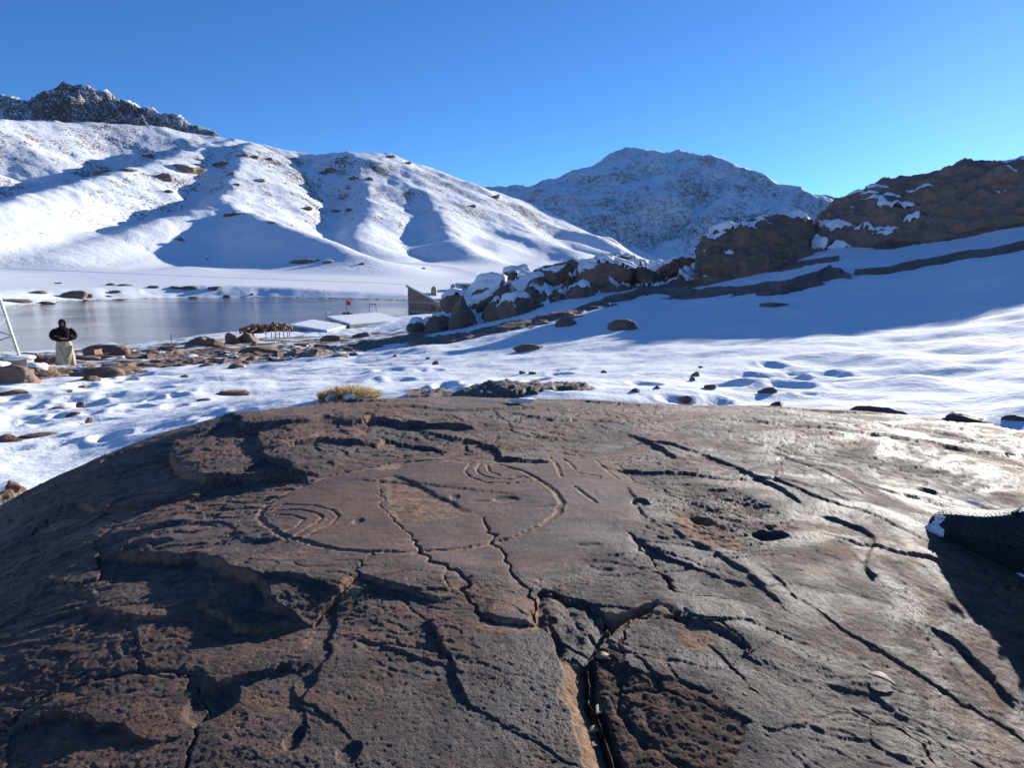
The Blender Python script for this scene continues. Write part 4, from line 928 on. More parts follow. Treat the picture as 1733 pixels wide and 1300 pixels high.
def stone_house():
    A = at(690, 486, 104); B = at(742, 513, 100); C = at(775, 482, 113); D = B+(C-A); D[2] = B[2]
    g = min(hz(*A[:2]), hz(*B[:2]))-0.6
    root = empty('stone_house', (float(A[0]), float(A[1]), g)); o = np.array(root.location)
    L = lambda p: Vector(np.array(p)-o)
    tag(root, 'stone house with a steep snow covered single pitch roof behind the boulders', 'house')
    MB().hull([L(up(p, g)) for p in (A, B, D, C)], [L(p) for p in (A, B, D, C)]).build('wall', M_MASON, root)
    # roof sheet and snow
    ab = (B-A)/np.linalg.norm(B-A); ac = (C-A)/np.linalg.norm(C-A); z = np.array([0, 0, 1.0])
    E = [A-ab*0.25-ac*0.25, B+ab*0.5-ac*0.25, D+ab*0.5+ac*0.2, C-ab*0.25+ac*0.2]
    rf = MB().hull([L(p+z*0.004) for p in E], [L(p+z*0.16) for p in E]).build('roof', M_CONC, root)
    E2 = [A-ab*0.2-ac*0.2, B+ab*0.45-ac*0.2, D+ab*0.45+ac*0.2, C-ab*0.2+ac*0.2]
    MB().hull([L(p+z*0.163) for p in E2], [L(p+z*0.34) for p in E2]).build('snow_layer', M_SNOW, rf, bevel=0.05)
    for t, u, hh, ww in ((0.62, 0.14, 1.5, 0.85), (0.45, 0.62, 1.3, 0.85), (0.97, 0.12, 1.25, 0.75)):
        p = A+(B-A)*t+(C-A)*u; c = L(p); w = ww/2
        MB().hull([c+Vector((i*w, j*w, -0.2)) for i, j in ((-1,-1),(1,-1),(1,1),(-1,1))], [c+Vector((i*w*0.9, j*w*0.9, hh*0.75)) for i, j in ((-1,-1),(1,-1),(1,1),(-1,1))]).hull(
             [c+Vector((i*w*0.9, j*w*0.9, hh*0.751)) for i, j in ((-1,-1),(1,-1),(1,1),(-1,1))], [c+Vector((i*w*0.35, j*w*0.35, hh)) for i, j in ((-1,-1),(1,-1),(1,1),(-1,1))]).build('chimney', M_CHIM, rf)
    nrm = np.array([ab[1], -ab[0], 0]); nrm = nrm/np.linalg.norm(nrm); nrm = nrm if nrm[1] < 0 else -nrm
    abh = np.array([ab[0], ab[1], 0]); Lh = np.linalg.norm((B-A)[:2]); abh /= np.linalg.norm(abh)
    for zz, th in ((B[2]-0.1, 0.28), (g+1.1, 0.30)):
        p = up(A, zz); q = p+abh*Lh
        MB().hull([L(p+nrm*0.004), L(q+nrm*0.004), L(q+nrm*0.10), L(p+nrm*0.10)], [L(p+nrm*0.004+z*th), L(q+nrm*0.004+z*th), L(q+nrm*0.10+z*th), L(p+nrm*0.10+z*th)]).build('floor_band', M_CONC, root)
    for t0, t1, z0, z1 in ((0.74, 0.92, B[2]-1.5, B[2]-0.35), (0.30, 0.52, B[2]-1.35, B[2]-1.15)):
        p = up(A, z0)+abh*Lh*t0; q = up(A, z0)+abh*Lh*t1; h = z*(z1-z0)
        w = MB().hull([L(p-nrm*0.05), L(q-nrm*0.05), L(q+nrm*0.03), L(p+nrm*0.03)], [L(p-nrm*0.05+h), L(q-nrm*0.05+h), L(q+nrm*0.03+h), L(p+nrm*0.03+h)]).build('window', M_DARKW if t0 > 0.6 else M_CONC, root)
        s_ = z*0.08
        MB().hull([L(p+nrm*0.0-s_), L(q-s_), L(q+nrm*0.12-s_), L(p+nrm*0.12-s_)], [L(p-s_*0.05), L(q-s_*0.05), L(q+nrm*0.12-s_*0.05), L(p+nrm*0.12-s_*0.05)]).build('sill', M_CONC, w)
    # the second, rear roof
    c = at(757, 481, 116); r2 = empty('stone_hut', (float(c[0]), float(c[1]), float(hz(c[0], c[1]))-0.3)); o2 = np.array(r2.location); tag(r2, 'snow roofed hut just behind the stone house', 'hut')
    P = [at(756, 481, 114), at(800, 486, 110), at(815, 481, 117), at(770, 480, 121)]; zt = P[0][2]; K = lambda p: Vector(np.array(p)-o2)
    MB().hull([K(up(p, o2[2])) for p in P], [K(up(p, zt-0.05)) for p in P]).build('wall', M_MASON, r2)
    MB().hull([K(up(p, zt-0.046)) for p in P], [K(up(p, zt+0.22)) for p in P]).build('snow_roof', M_SNOW, r2, bevel=0.05)
stone_house()

def low_building(name, corners, z, label, wall_drop, masonry, snow_th=0.16):
    P = [at_z(px, py, z) for px, py in corners]; c = np.mean(P, 0); g = min(hz(p[0], p[1]) for p in P)-wall_drop
    root = empty(name, (float(c[0]), float(c[1]), g)); o = np.array(root.location); L = lambda p: Vector(np.array(p)-o); tag(root, label, 'building')
    ins = [c+(p-c)*0.94 for p in P]
    MB().hull([L(up(p, g)) for p in ins], [L(up(p, z-0.36)) for p in ins]).build('wall', masonry, root)
    rf = MB().hull([L(up(p, z-0.356)) for p in P], [L(up(p, z-0.10)) for p in P]).build('roof', M_CONC, root)
    MB().hull([L(up(c+(p-c)*0.985, z-0.097)) for p in P], [L(up(c+(p-c)*0.985, z-0.097+snow_th)) for p in P]).build('snow_layer', M_SNOW, rf, bevel=0.04)
    return root, P
zr1 = float(at(592, 549, 70)[2])
low_building('low_building', [(552,536),(592,549),(684,541.5),(641,529)], zr1, 'low building with a wide flat roof under smooth snow', 0.3, M_MASON)
zr2 = float(at(554, 560, 64)[2])
low_building('low_building', [(490,550),(554,560),(590,551),(529,541)], zr2, 'smaller lower flat roofed building with a dark stone side wall', 0.8, M_MASON)

def thing(name, px, py, r, label, cat, group=None, z=None):
    p = at(px, py, r); zz = hz(p[0], p[1]) if z is None else z
    o = empty(name, (float(p[0]), float(p[1]), zz), -float(azim(px, py))); return tag(o, label, cat, group)
def mper(r): return r/F_PX                              # metres per photo pixel near the middle of the frame
# flag pole on the wide roof
t = thing('flag_pole', 587, 531, 88, 'thin flag pole with a small red flag on the wide snowy roof', 'flag', z=zr1+0.06)
MB().bar((0, 0, 0), (0, 0, 2.1), 0.035, 8).build('pole', M_IRON, t, True)
bm = MB(); N = 10
for k in range(N):
    a, b = k/N, (k+1)/N; f = lambda u: 0.06*math.sin(u*7); h0, h1 = 0.03, 0.03
    bm.hull([(0.04+0.5*a, f(a), 1.25-0.12*a), (0.04+0.5*b, f(b), 1.25-0.12*b), (0.04+0.5*b, f(b)+0.012, 1.25-0.12*b), (0.04+0.5*a, f(a)+0.012, 1.25-0.12*a)], [(0.04+0.5*a, f(a), 1.85-0.25*a), (0.04+0.5*b, f(b), 1.85-0.25*b), (0.04+0.5*b, f(b)+0.012, 1.85-0.25*b), (0.04+0.5*a, f(a)+0.012, 1.85-0.25*a)])
bmesh.ops.remove_doubles(bm.bm, verts=bm.bm.verts, dist=0.001)
bm.build('flag', M_RED, t)
for i, (dx, dy, s_) in enumerate(((-0.35, 0, .5), (0.3, -0.2, .55), (0.05, -0.35, .4), (0.6, 0.1, .35))):
    V, Fq = boulder_mesh(s_, s_, s_*0.8, 3000+i, 2); o = np_mesh('stone_footing', V, Fq, M_ROCK_WARM, t); o.location = (dx, dy, s_*0.3)
# white sign on two legs
t = thing('notice_board', 556.5, 534, 89, 'white notice board on two thin legs beside the wide roof', 'sign')
h0 = float(at(556.5, 534, 89)[2])-t.location.z
for dx in (-0.22, 0.22): MB().bar((dx, 0, -0.2), (dx, 0, h0+0.75), 0.03, 6).build('leg', M_IRON, t)
pn = MB().box((0, -0.06, h0+0.15), 0.56, 0.05, 0.62).build('panel', M_WHITE, t); MB().box((0, -0.055, h0+0.15+0.63), 0.6, 0.07, 0.04).build('frame', M_IRON, pn)
# metal frame by the water
t = thing('swing_frame', 631, 528, 96, 'dark metal swing frame standing against the lake', 'frame')
h0 = float(at(631, 528, 96)[2])-t.location.z
for dx in (-0.42, 0.42):
    for dy in (-0.25, 0.25): MB().bar((dx*1.35, dy*1.5, -0.3), (dx, dy*0.15, h0+1.1), 0.035, 6).build('leg', M_IRON, t)
MB().bar((-0.5, 0, h0+1.1), (0.5, 0, h0+1.1), 0.045, 6).build('crossbar', M_IRON, t)
# slim mast
t = thing('mast', 551, 536, 82, 'very thin tall mast at the corner of the wide roof', 'mast')
h0 = float(at(551, 489, 82)[2])-t.location.z
MB().bar((0, 0, -0.3), (0, 0, h0), 0.03, 6, 0.015).build('pole', M_IRON, t); MB().bar((-0.1, 0, h0*0.7), (0.1, 0, h0*0.7), 0.02, 5).build('bracket', M_IRON, t)
# rubble wall by the shore and thin fence posts before it
def rubble_wall():
    r = 66; p0 = at(402, 560, r)
    root = empty('rubble_wall', (float(p0[0]), float(p0[1]), hz(p0[0], p0[1]))); o = np.array(root.location); tag(root, 'reddish rubble stone wall on the lake shore left of the low buildings', 'wall')
    rs = np.random.RandomState(31); pts = []; Vs, Fs, n = [], [], 0
    for k in range(190):
        u = rs.uniform(0, 1); px = 405+88*u; top = np.interp(u, [0, .3, .7, 1], [560, 549, 547, 551]); py = rs.uniform(top, 575)
        rr = r+rs.uniform(-0.5, 0.9)+u*3; p = at(px, py, rr); s_ = rs.uniform(0.25, 0.5)
        V, Fq = boulder_mesh(s_, s_, s_*0.7, 3100+k, 2, 8, 0.12); a = rs.uniform(0, 3); V = np.stack([V[:, 0]*math.cos(a)-V[:, 1]*math.sin(a), V[:, 0]*math.sin(a)+V[:, 1]*math.cos(a), V[:, 2]], -1)
        Vs.append(V+p-o); Fs.append(Fq+n); n += len(V)
    s_ = np_mesh('stones', np.concatenate(Vs), np.concatenate(Fs), M_ROCK_RED, root, smooth=False); s_['kind'] = 'stuff'
    base = [at(px, 562, r+0.6+(px-405)/88*3) for px in (405, 430, 460, 493)]; m = MB()
    for a, b, z0, z1 in zip(base[:-1], base[1:], (0.4, 0.8, 0.85), (0.8, 0.85, 0.6)):
        a, b = a-o, b-o; d = np.array([0, 0.5, 0])
        m.hull([up(a, -0.6), up(b, -0.6), up(b+d, -0.6), up(a+d, -0.6)], [up(a, a[2]+z0*0.9), up(b, b[2]+z1*0.9), up(b+d, b[2]+z1*0.9), up(a+d, a[2]+z0*0.9)])
    m.build('core', M_ROCK_RED, root)
rubble_wall()
for i, (px, y0, y1) in enumerate([(428,558,570),(450,560,572),(459,559,570),(466,558,571),(473,560,571),(480,560,572),(486,560,570),(490,561,572),(290,566,582)]):
    t = thing('fence_post', px, y1, 58 if i < 8 else 60, 'thin wooden fence post standing before the rubble wall' if i < 8 else 'lone thin post near the lake shore', 'post', 'fence posts before the rubble wall' if i < 8 else None)
    hh = (y1-y0)*mper(58); MB().bar((0, 0, -0.3), (0.02, 0, hh), 0.04 if i else 0.09, 6, 0.03 if i else 0.08).build('post', M_WOOD, t)
    MB().bar((0.02, 0, hh), (0.02, 0, hh+0.03), 0.05 if i else 0.1, 6).build('snow_cap', M_SNOW, t)
# overhead cables
def cable(pts, label):
    P = resample([at(*q) for q in pts], 60); m = MB(); 
    for a, b in zip(P[:-1], P[1:]): m.bar(a, b, 0.014, 4)
    tag(m.build('cable', M_IRON), label, 'cable')
cable([(-120,499,75),(0,505,80),(120,509,83),(230,511.5,86),(350,513.5,89),(450,513.5,92),(560,509.5,96),(640,505,100),(692,501,103)], 'thin dark overhead cable crossing in front of the lake')
cable([(-120,448,85),(0,454,89),(150,460,93),(330,468,96),(500,474,99),(620,478,102),(692,482,104)], 'thin overhead cable crossing in front of the far snowy bank')
# lattice pylon on the left edge
def pylon():
    r = 29; p = at(-45, 600, r); g = hz(p[0], p[1]); root = empty('lattice_pylon', (float(p[0]), float(p[1]), g), 0.25)
    tag(root, 'pale steel lattice pylon leg on a snowy concrete foot at the left edge', 'pylon')
    hb, ht, H = 0.98, 0.12, 6.5
    cor = lambda i, j, z: Vector((i*(hb+(ht-hb)*z/H), j*(hb+(ht-hb)*z/H), z))
    for i, j in ((-1,-1),(1,-1),(1,1),(-1,1)):
        MB().bar(cor(i, j, 0.25), cor(i, j, H), 0.055, 4).build('leg', M_STEEL, root)
        c = cor(i, j, 0); f = MB().box((c.x, c.y, -0.3), 0.6, 0.6, 0.42).build('footing', M_CONC, root, bevel=0.03)
        V, Fq = boulder_mesh(0.9, 0.9, 0.24, 3500+i*2+j, 3, 3, 0.08); o = np_mesh('snow_cap', V+np.array([c.x, c.y, 0.14]), Fq, M_SNOW, f)
    zs = [0.3, 0.95, 1.6, 2.25, 2.9, 3.5, 4.1, 4.7, 5.3, 5.9, 6.4]
    for (i, j), (k, l) in (((-1,-1),(1,-1)), ((1,-1),(1,1)), ((1,1),(-1,1)), ((-1,1),(-1,-1))):
        for n, (a, b) in enumerate(zip(zs[:-1], zs[1:])):
            if n % 2: MB().bar(cor(i, j, a), cor(k, l, b), 0.022, 4).build('brace', M_STEEL, root)
            else: MB().bar(cor(k, l, a), cor(i, j, b), 0.022, 4).build('brace', M_STEEL, root)
    MB().bar((-0.9, 0, 6.2), (0.9, 0, 6.2), 0.05, 5).build('crossarm', M_STEEL, root)
pylon()

# ------------------------------------------------------------------ people
def mat_cloth(name, c1, c2, scale=14.0, rough=0.9, bumpd=0.01):
    return mat_plain(name, c1, c2, scale, rough, bumpd, obj=True, spec=0.2)
M_SKIN = mat_plain('skin', (0.42, 0.25, 0.17), (0.50, 0.31, 0.22), 12, 0.55, obj=True)
def skinned(name, nodes, edges, mat, parent=None, levels=2, root=0):
    """one continuous surface grown round a skeleton: nodes (x,y,z,rx,ry)"""
    me = bpy.data.meshes.new(name); me.from_pydata([n[:3] for n in nodes], edges, [])
    o = link_mesh(name, me, mat, parent)
    sk = o.modifiers.new('Skin', 'SKIN'); sk.use_smooth_shade = True; sk.branch_smoothing = 0.6
    lay = me.skin_vertices[0] if me.skin_vertices else None
    if lay is None:
        bpy.context.view_layer.objects.active = o; bpy.ops.mesh.customdata_skin_add(); lay = me.skin_vertices[0]
    for i, n in enumerate(nodes): lay.data[i].radius = (n[3], n[4]); lay.data[i].use_root = (i == root)
    ss = o.modifiers.new('Subdivision', 'SUBSURF'); ss.levels = levels; ss.render_levels = levels
    return o
def rings(name, secs, mat, parent, n=28, fold=0.0, nf=7, seed=0, cap=True):
    """garment swept from cross sections (cx, cy, z, rx, ry) with drapery folds"""
    V = []; rs = np.random.RandomState(seed); ph = rs.uniform(0, 6, 4)
    for i, (cx, cy, z, rx, ry, *fl) in enumerate(secs):
        fo = (fl[0] if fl else fold)
        for k in range(n):
            a = 2*math.pi*k/n; m = 1+fo*(math.sin(nf*a+ph[0])+0.6*math.sin((nf*1.7//1)*a+ph[1]+z*2))
            V.append((cx+rx*m*math.cos(a), cy+ry*m*math.sin(a), z))
    Fq = [tuple(f) for f in grid_faces(len(secs), n, True)]
    me = bpy.data.meshes.new(name)
    if cap: Fq += [tuple(range(n))[::-1], tuple(range((len(secs)-1)*n, len(secs)*n))]
    me.from_pydata(V, [], Fq); me.polygons.foreach_set('use_smooth', [True]*len(me.polygons)); me.update()
    o = link_mesh(name, me, mat, parent); s_ = o.modifiers.new('Subdivision', 'SUBSURF'); s_.levels = 1; s_.render_levels = 1
    return o
def hand_nodes(base, dirv, out, s=1.0):
    """palm and five curled fingers, as skeleton nodes and edges starting at the wrist"""
    b, d, u = Vector(base), Vector(dirv).normalized(), Vector(out).normalized(); w = d.cross(u)
    N = [(*(b+d*0.05*s), 0.030*s, 0.018*s), (*(b+d*0.085*s), 0.034*s, 0.016*s)]; E = [(0, 1)]
    for k, (off, ln) in enumerate(((-0.027, .060), (-0.009, .072), (0.009, .068), (0.027, .054))):
        p0 = b+d*0.10*s+u*off*s; p1 = p0+(d*0.85+w*0.5)*ln*0.5*s; p2 = p1+(d*0.4+w*0.9)*ln*0.5*s
        i = len(N); N += [(*p0, .0095*s, .0095*s), (*p1, .0085*s, .0085*s), (*p2, .0075*s, .0075*s)]; E += [(1, i), (i, i+1), (i+1, i+2)]
    i = len(N); p0 = b+d*0.055*s-u*0.035*s; p1 = p0+(d*0.7-u*0.6+w*0.3)*0.04*s
    N += [(*p0, .011*s, .011*s), (*p1, .009*s, .009*s)]; E += [(0, i), (i, i+1)]
    return N, E
def head_parts(root, z, s=1.0, face=(0, -1)):
    pass
def far_person():
    foot = at(113, 627, 26.5); foot[2] = hz(foot[0], foot[1]); root = empty('person', tuple(float(v) for v in foot), -float(azim(113, 627))+0.15)
    tag(root, 'person in a dark fluffy jacket, maroon headscarf and long pale olive skirt', 'person')
    root.scale = (0.94, 0.94, 0.94)
    S = M_SKIN
    N = [(0,0,.95,.13,.10),(0,.01,1.10,.13,.10),(0,.02,1.28,.15,.10),(0,.0,1.40,.10,.08),(0,-.05,1.45,.05,.05),(0,-.095,1.50,.065,.075),(0,-.10,1.57,.075,.088),(0,-.09,1.63,.055,.065),
         (-.17,.01,1.38,.055,.055),(-.29,-.04,1.16,.045,.045),(-.10,-.21,1.06,.033,.033),(.17,.01,1.38,.055,.055),(.29,-.04,1.16,.045,.045),(.10,-.22,1.04,.033,.033),
         (-.09,0,.88,.085,.085),(-.10,-.01,.48,.055,.055),(-.10,.02,.09,.04,.04),(-.10,-.12,.03,.035,.028),(.09,0,.88,.085,.085),(.10,-.01,.48,.055,.055),(.10,.02,.09,.04,.04),(.10,-.12,.03,.035,.028)]
    E = [(0,1),(1,2),(2,3),(3,4),(4,5),(5,6),(6,7),(3,8),(8,9),(9,10),(3,11),(11,12),(12,13),(0,14),(14,15),(15,16),(16,17),(0,18),(18,19),(19,20),(20,21)]
    for w, b, d, u in ((10, (-.10,-.21,1.06), (1,-.25,-.1), (0,-.2,1)), (13, (.10,-.22,1.04), (-1,-.25,0), (0,-.2,1))):
        hn, he = hand_nodes(b, d, u, 0.9); o0 = len(N); N += hn; E += [(w, o0)]+[(a+o0, b_+o0) for a, b_ in he]
    skinned('body', N, E, S, root, 2)
    # face: nose, eyes, mouth
    face = MB(); face.hull([(-.014,-0.178,1.545),(.014,-0.178,1.545),(.012,-0.160,1.530),(-.012,-0.160,1.530)], [(-.005,-0.176,1.585),(.005,-0.176,1.585),(.006,-0.160,1.590),(-.006,-0.160,1.590)])
    face.build('nose', S, root)
    M_DK = mat_cloth('dark_eye', (0.02, 0.015, 0.012), (0.03, 0.02, 0.018))
    for sx in (-.03, .03): MB().box((sx, -.178, 1.582), .022, .012, .010).build('eye', M_DK, root)
    MB().box((0, -.172, 1.513), .045, .014, .010).build('mouth', mat_cloth('lips', (0.30, 0.11, 0.09), (0.34, 0.13, 0.10)), root)
    M_SCARF = mat_cloth('maroon_scarf', (0.030, 0.014, 0.022), (0.055, 0.024, 0.036)); M_FUR = mat_cloth('black_fluffy_jacket', (0.008, 0.008, 0.009), (0.020, 0.018, 0.018), 40, 0.95, 0.04)
    M_SK = mat_cloth('pale_olive_skirt', (0.42, 0.36, 0.235), (0.54, 0.47, 0.32), 9); M_SHOE = mat_cloth('dark_shoe', (0.015, 0.014, 0.013), (0.03, 0.026, 0.024))
    # headscarf wraps the head and leaves the face open
    V, Fq = ico(4); P = V*np.array([.108, .122, .145])+np.array([0, -.075, 1.57]); fm = ((V[:, 1] < -0.55) & (V[:, 2] < 0.52) & (V[:, 2] > -0.75) & (np.abs(V[:, 0]) < 0.62))
    keep = ~fm[Fq].all(1); v, f, _ = submesh(P, Fq, keep); o = np_mesh('headscarf', v, f, M_SCARF, root); sm = o.modifiers.new('Solidify', 'SOLIDIFY'); sm.thickness = 0.012; sm.offset = 1
    rings('scarf_collar', [(0,-.01,1.36,.15,.125),(0,-.025,1.42,.125,.11),(0,-.055,1.48,.098,.098)], M_SCARF, o, 20, 0.03, 5, 2, False)
    jk = rings('jacket', [(0,-.01,.92,.27,.21,.03),(0,-.01,1.0,.28,.22,.03),(0,0,1.12,.27,.20,.02),(0,.01,1.25,.27,.19,.02),(0,.01,1.35,.24,.165,.01),(0,.0,1.41,.15,.12,0),(0,-.01,1.45,.09,.085,0)], M_FUR, root, 24, 0.02, 5, 4)
    for s_ in (-1, 1):
        skinned('sleeve', [(s_*.17,.01,1.37,.095,.095),(s_*.28,0,1.27,.108,.105),(s_*.36,-.03,1.14,.100,.098),(s_*.31,-.13,1.04,.09,.088),(s_*.12,-.225,1.05,.066,.064)], [(0,1),(1,2),(2,3),(3,4)], M_FUR, jk, 2)
    rings('skirt', [(0,-.005,.03,.31,.25,.055),(0,-.005,.12,.31,.25,.06),(0,-.01,.30,.30,.24,.055),(0,-.015,.50,.285,.23,.05),(0,-.02,.70,.265,.21,.035),(0,-.02,.88,.24,.185,.02),(0,-.01,1.02,.18,.15,.0)], M_SK, root, 48, 0.04, 6, 9)
    # draped apron fold hanging in a deep loop over the front
    m = MB()
    for j, (zt, zb, th) in enumerate(((.78, .34, .030), (.70, .24, .026), (.60, .15, .022))):
        pr = []
        for q in range(15):
            a = -1.05+2.1*q/14; x_ = .20*math.sin(a)/math.sin(1.05); zz = zb+(zt-zb)*abs(a/1.05)**1.6; yy = -.25+.09*(x_/.2)**2-.012*(2-j); pr.append((x_, yy, zz))
        for a, b in zip(pr[:-1], pr[1:]): m.bar(a, b, th, 8)
    m.build('apron_fold', M_SK, root, True)
    for s_ in (-1, 1):
        rings('shoe', [(s_*.10,-.06,.0,.05,.13,0),(s_*.10,-.06,.035,.052,.132,0),(s_*.10,-.04,.07,.045,.10,0),(s_*.10,.0,.10,.04,.055,0)], M_SHOE, root, 16, 0, 5, 1)
far_person()

def near_person():
    """companion standing just right of the view; only the toe of one snowy boot is in the picture"""
    M_BOOT = NT('dark_boot_rubber'); tt = M_BOOT; p = tt.pos(True)
    vor = tt.voro(tt.mapping(p, (1, 1.6, 1)), 190); zc = tt.sepz(p)
    col = tt.mix(tt.rng(tt.noise(p, 30, 5), 0.35, 0.65), (0.016, 0.020, 0.022), (0.030, 0.034, 0.034))
    M_BOOT = tt.fin(col, 0.62, tt.bump(vor, 0.004, 0.9), 0.4)
    M_SOLE = mat_plain('black_sole_rubber', (0.010, 0.010, 0.011), (0.02, 0.02, 0.02), 60, 0.8, 0.002, obj=True)
    M_TRS = mat_cloth('dark_trousers', (0.012, 0.014, 0.018), (0.025, 0.027, 0.032), 25); M_JKT = mat_cloth('dark_blue_jacket', (0.015, 0.02, 0.035), (0.03, 0.035, 0.055), 25)
    tx, ty = 0.895, 1.37; ax_, ay_ = tx+0.161, ty-0.167; zrock = float(_SB(np.array([ax_]), np.array([ay_]))[0])
    root = empty('person', (ax_, ay_, zrock)); tag(root, 'person beyond the right edge of whom only one dark snowy boot toe shows', 'person')
    def boot(parent, ox, oy, oz, pitch, yaw, snow):
        o0 = empty('boot', (ox, oy, oz)); o0.parent = parent; o0.rotation_euler = (0, pitch, yaw)
        # sections along the foot: x = -0.22 (toe) .. +0.09 (heel): (x, halfwidth, zbottom, ztop)
        ZK = 1.14
        secs = [(-.232,.012,.034,.050),(-.228,.026,.026,.060),(-.215,.040,.022,.070),(-.195,.049,.020,.078),(-.165,.054,.020,.084),(-.13,.055,.020,.090),(-.09,.051,.020,.106),(-.05,.046,.020,.140),(0,.043,.020,.165),(.045,.042,.020,.17),(.075,.036,.020,.165),(.09,.02,.024,.15)]
        V = []; n = 20
        for x_, w, zb, zt in secs:
            zt *= ZK if x_ < -.08 else 1.08
            for k in range(n):
                a = 2*math.pi*k/n; cc, ss = math.cos(a), math.sin(a); e = 0.75
                V.append((x_, math.copysign(abs(cc)**e, cc)*w, (zb+zt)/2+math.copysign(abs(ss)**e, ss)*(zt-zb)/2))
        Fq = [tuple(f) for f in grid_faces(len(secs), n, True)]+[tuple(range(n))[::-1], tuple(range((len(secs)-1)*n, len(secs)*n))]
        me = bpy.data.meshes.new('upper'); me.from_pydata(V, [], [f[::-1] for f in Fq]); me.polygons.foreach_set('use_smooth', [True]*len(me.polygons)); me.update()
        up_ = link_mesh('upper', me, M_BOOT, o0); up_.modifiers.new('Subdivision', 'SUBSURF').render_levels = 2
        rings('shaft', [(.04,0,.12,.050,.042),(.045,0,.18,.046,.042),(.055,0,.24,.047,.043),(.06,0,.27,.048,.045)], M_BOOT, o0, 20, 0, 5, 1)
        so = rings('sole', [(-.07,0,-.002,.160,.050),(-.07,0,.010,.164,.055),(-.07,0,.024,.164,.056),(-.07,0,.030,.158,.052)], M_SOLE, o0, 40, 0.0, 5, 1)
        rd = rings('toe_rand', [(-.115,0,.026,.119,.0585),(-.115,0,.044,.1215,.0595),(-.113,0,.060,.116,.0565)], M_SOLE, o0, 40, 0, 5, 1, False)
        for k in range(9): MB().box((-.20+.032*k, 0, -.012), .018, .085 if 0 < k < 8 else .05, .012).build('tread', M_SOLE, o0, bevel=0.002)
        for k in range(4): MB().bar((-.09+.025*k, -.035, .122+.014*k), (-.08+.025*k, .035, .124+.014*k), .004, 6).build('lace', M_JKT, o0)
        if snow:
            for i, (x_, y_, z_, sx, sy, sz) in enumerate(((-.205,-.044,.045,.030,.014,.026),(-.222,-.026,.040,.018,.014,.022),(-.190,-.052,.030,.024,.010,.014),(-.10,-.058,.012,.022,.008,.010),(-.06,-.056,.010,.018,.008,.008),(-.16,.01,.112,.022,.010,.004),(-.205,-.034,.066,.020,.012,.020))):
                V2, F2 = boulder_mesh(sx*1.6, sy*1.6, sz*1.6, 3700+i, 4, 0, 0.75); np_mesh('snow_patch', V2+np.array([x_, y_, z_]), F2, M_SNOW, o0)
    boot(root, 0, 0, .012, .05, math.radians(-46), True); boot(root, .62, -.10, -.01, 0, math.radians(-70), False)
    zb = .0
    skinned('body', [(.40,.10,.92,.15,.12),(.42,.10,1.15,.15,.11),(.44,.10,1.38,.17,.11),(.44,.10,1.50,.09,.07),(.43,.09,1.56,.06,.06),(.41,.08,1.64,.075,.09),(.41,.08,1.73,.08,.095),(.42,.09,1.80,.055,.06),
                     (.36,.0,.86,.09,.09),(.24,-.03,.50,.06,.06),(.045,.0,.14,.04,.04),(.50,.17,.86,.09,.09),(.60,.05,.48,.06,.06),(.63,-.10,.14,.04,.04),
                     (.42,-.10,1.43,.06,.06),(.42,-.20,1.18,.045,.045),(.36,-.24,.94,.035,.035),(.45,.30,1.43,.06,.06),(.47,.40,1.18,.045,.045),(.42,.42,.94,.035,.035)],
            [(0,1),(1,2),(2,3),(3,4),(4,5),(5,6),(6,7),(0,8),(8,9),(9,10),(0,11),(11,12),(12,13),(3,14),(14,15),(15,16),(3,17),(17,18),(18,19)], M_SKIN, root)
    skinned('trousers', [(.40,.10,.98,.16,.13),(.40,.10,.90,.17,.14),(.36,.0,.82,.105,.105),(.24,-.03,.48,.085,.085),(.12,-.02,.24,.056,.056),(.50,.17,.82,.105,.105),(.60,.05,.46,.085,.085),(.63,-.10,.20,.075,.075)], [(0,1),(1,2),(2,3),(3,4),(1,5),(5,6),(6,7)], M_TRS, root)
    skinned('jacket', [(.40,.10,.90,.18,.14),(.42,.10,1.15,.175,.135),(.44,.10,1.38,.19,.13),(.44,.10,1.50,.11,.09),(.42,-.11,1.43,.085,.085),(.42,-.20,1.18,.07,.07),(.37,-.24,.98,.055,.055),(.45,.31,1.43,.085,.085),(.47,.40,1.18,.07,.07),(.43,.42,.98,.055,.055)], [(0,1),(1,2),(2,3),(2,4),(4,5),(5,6),(2,7),(7,8),(8,9)], M_JKT, root)
    V, Fq = ico(3); np_mesh('cap', V*np.array([.115,.125,.10])+np.array([.41,.08,1.775]), Fq, M_JKT, root)
near_person()

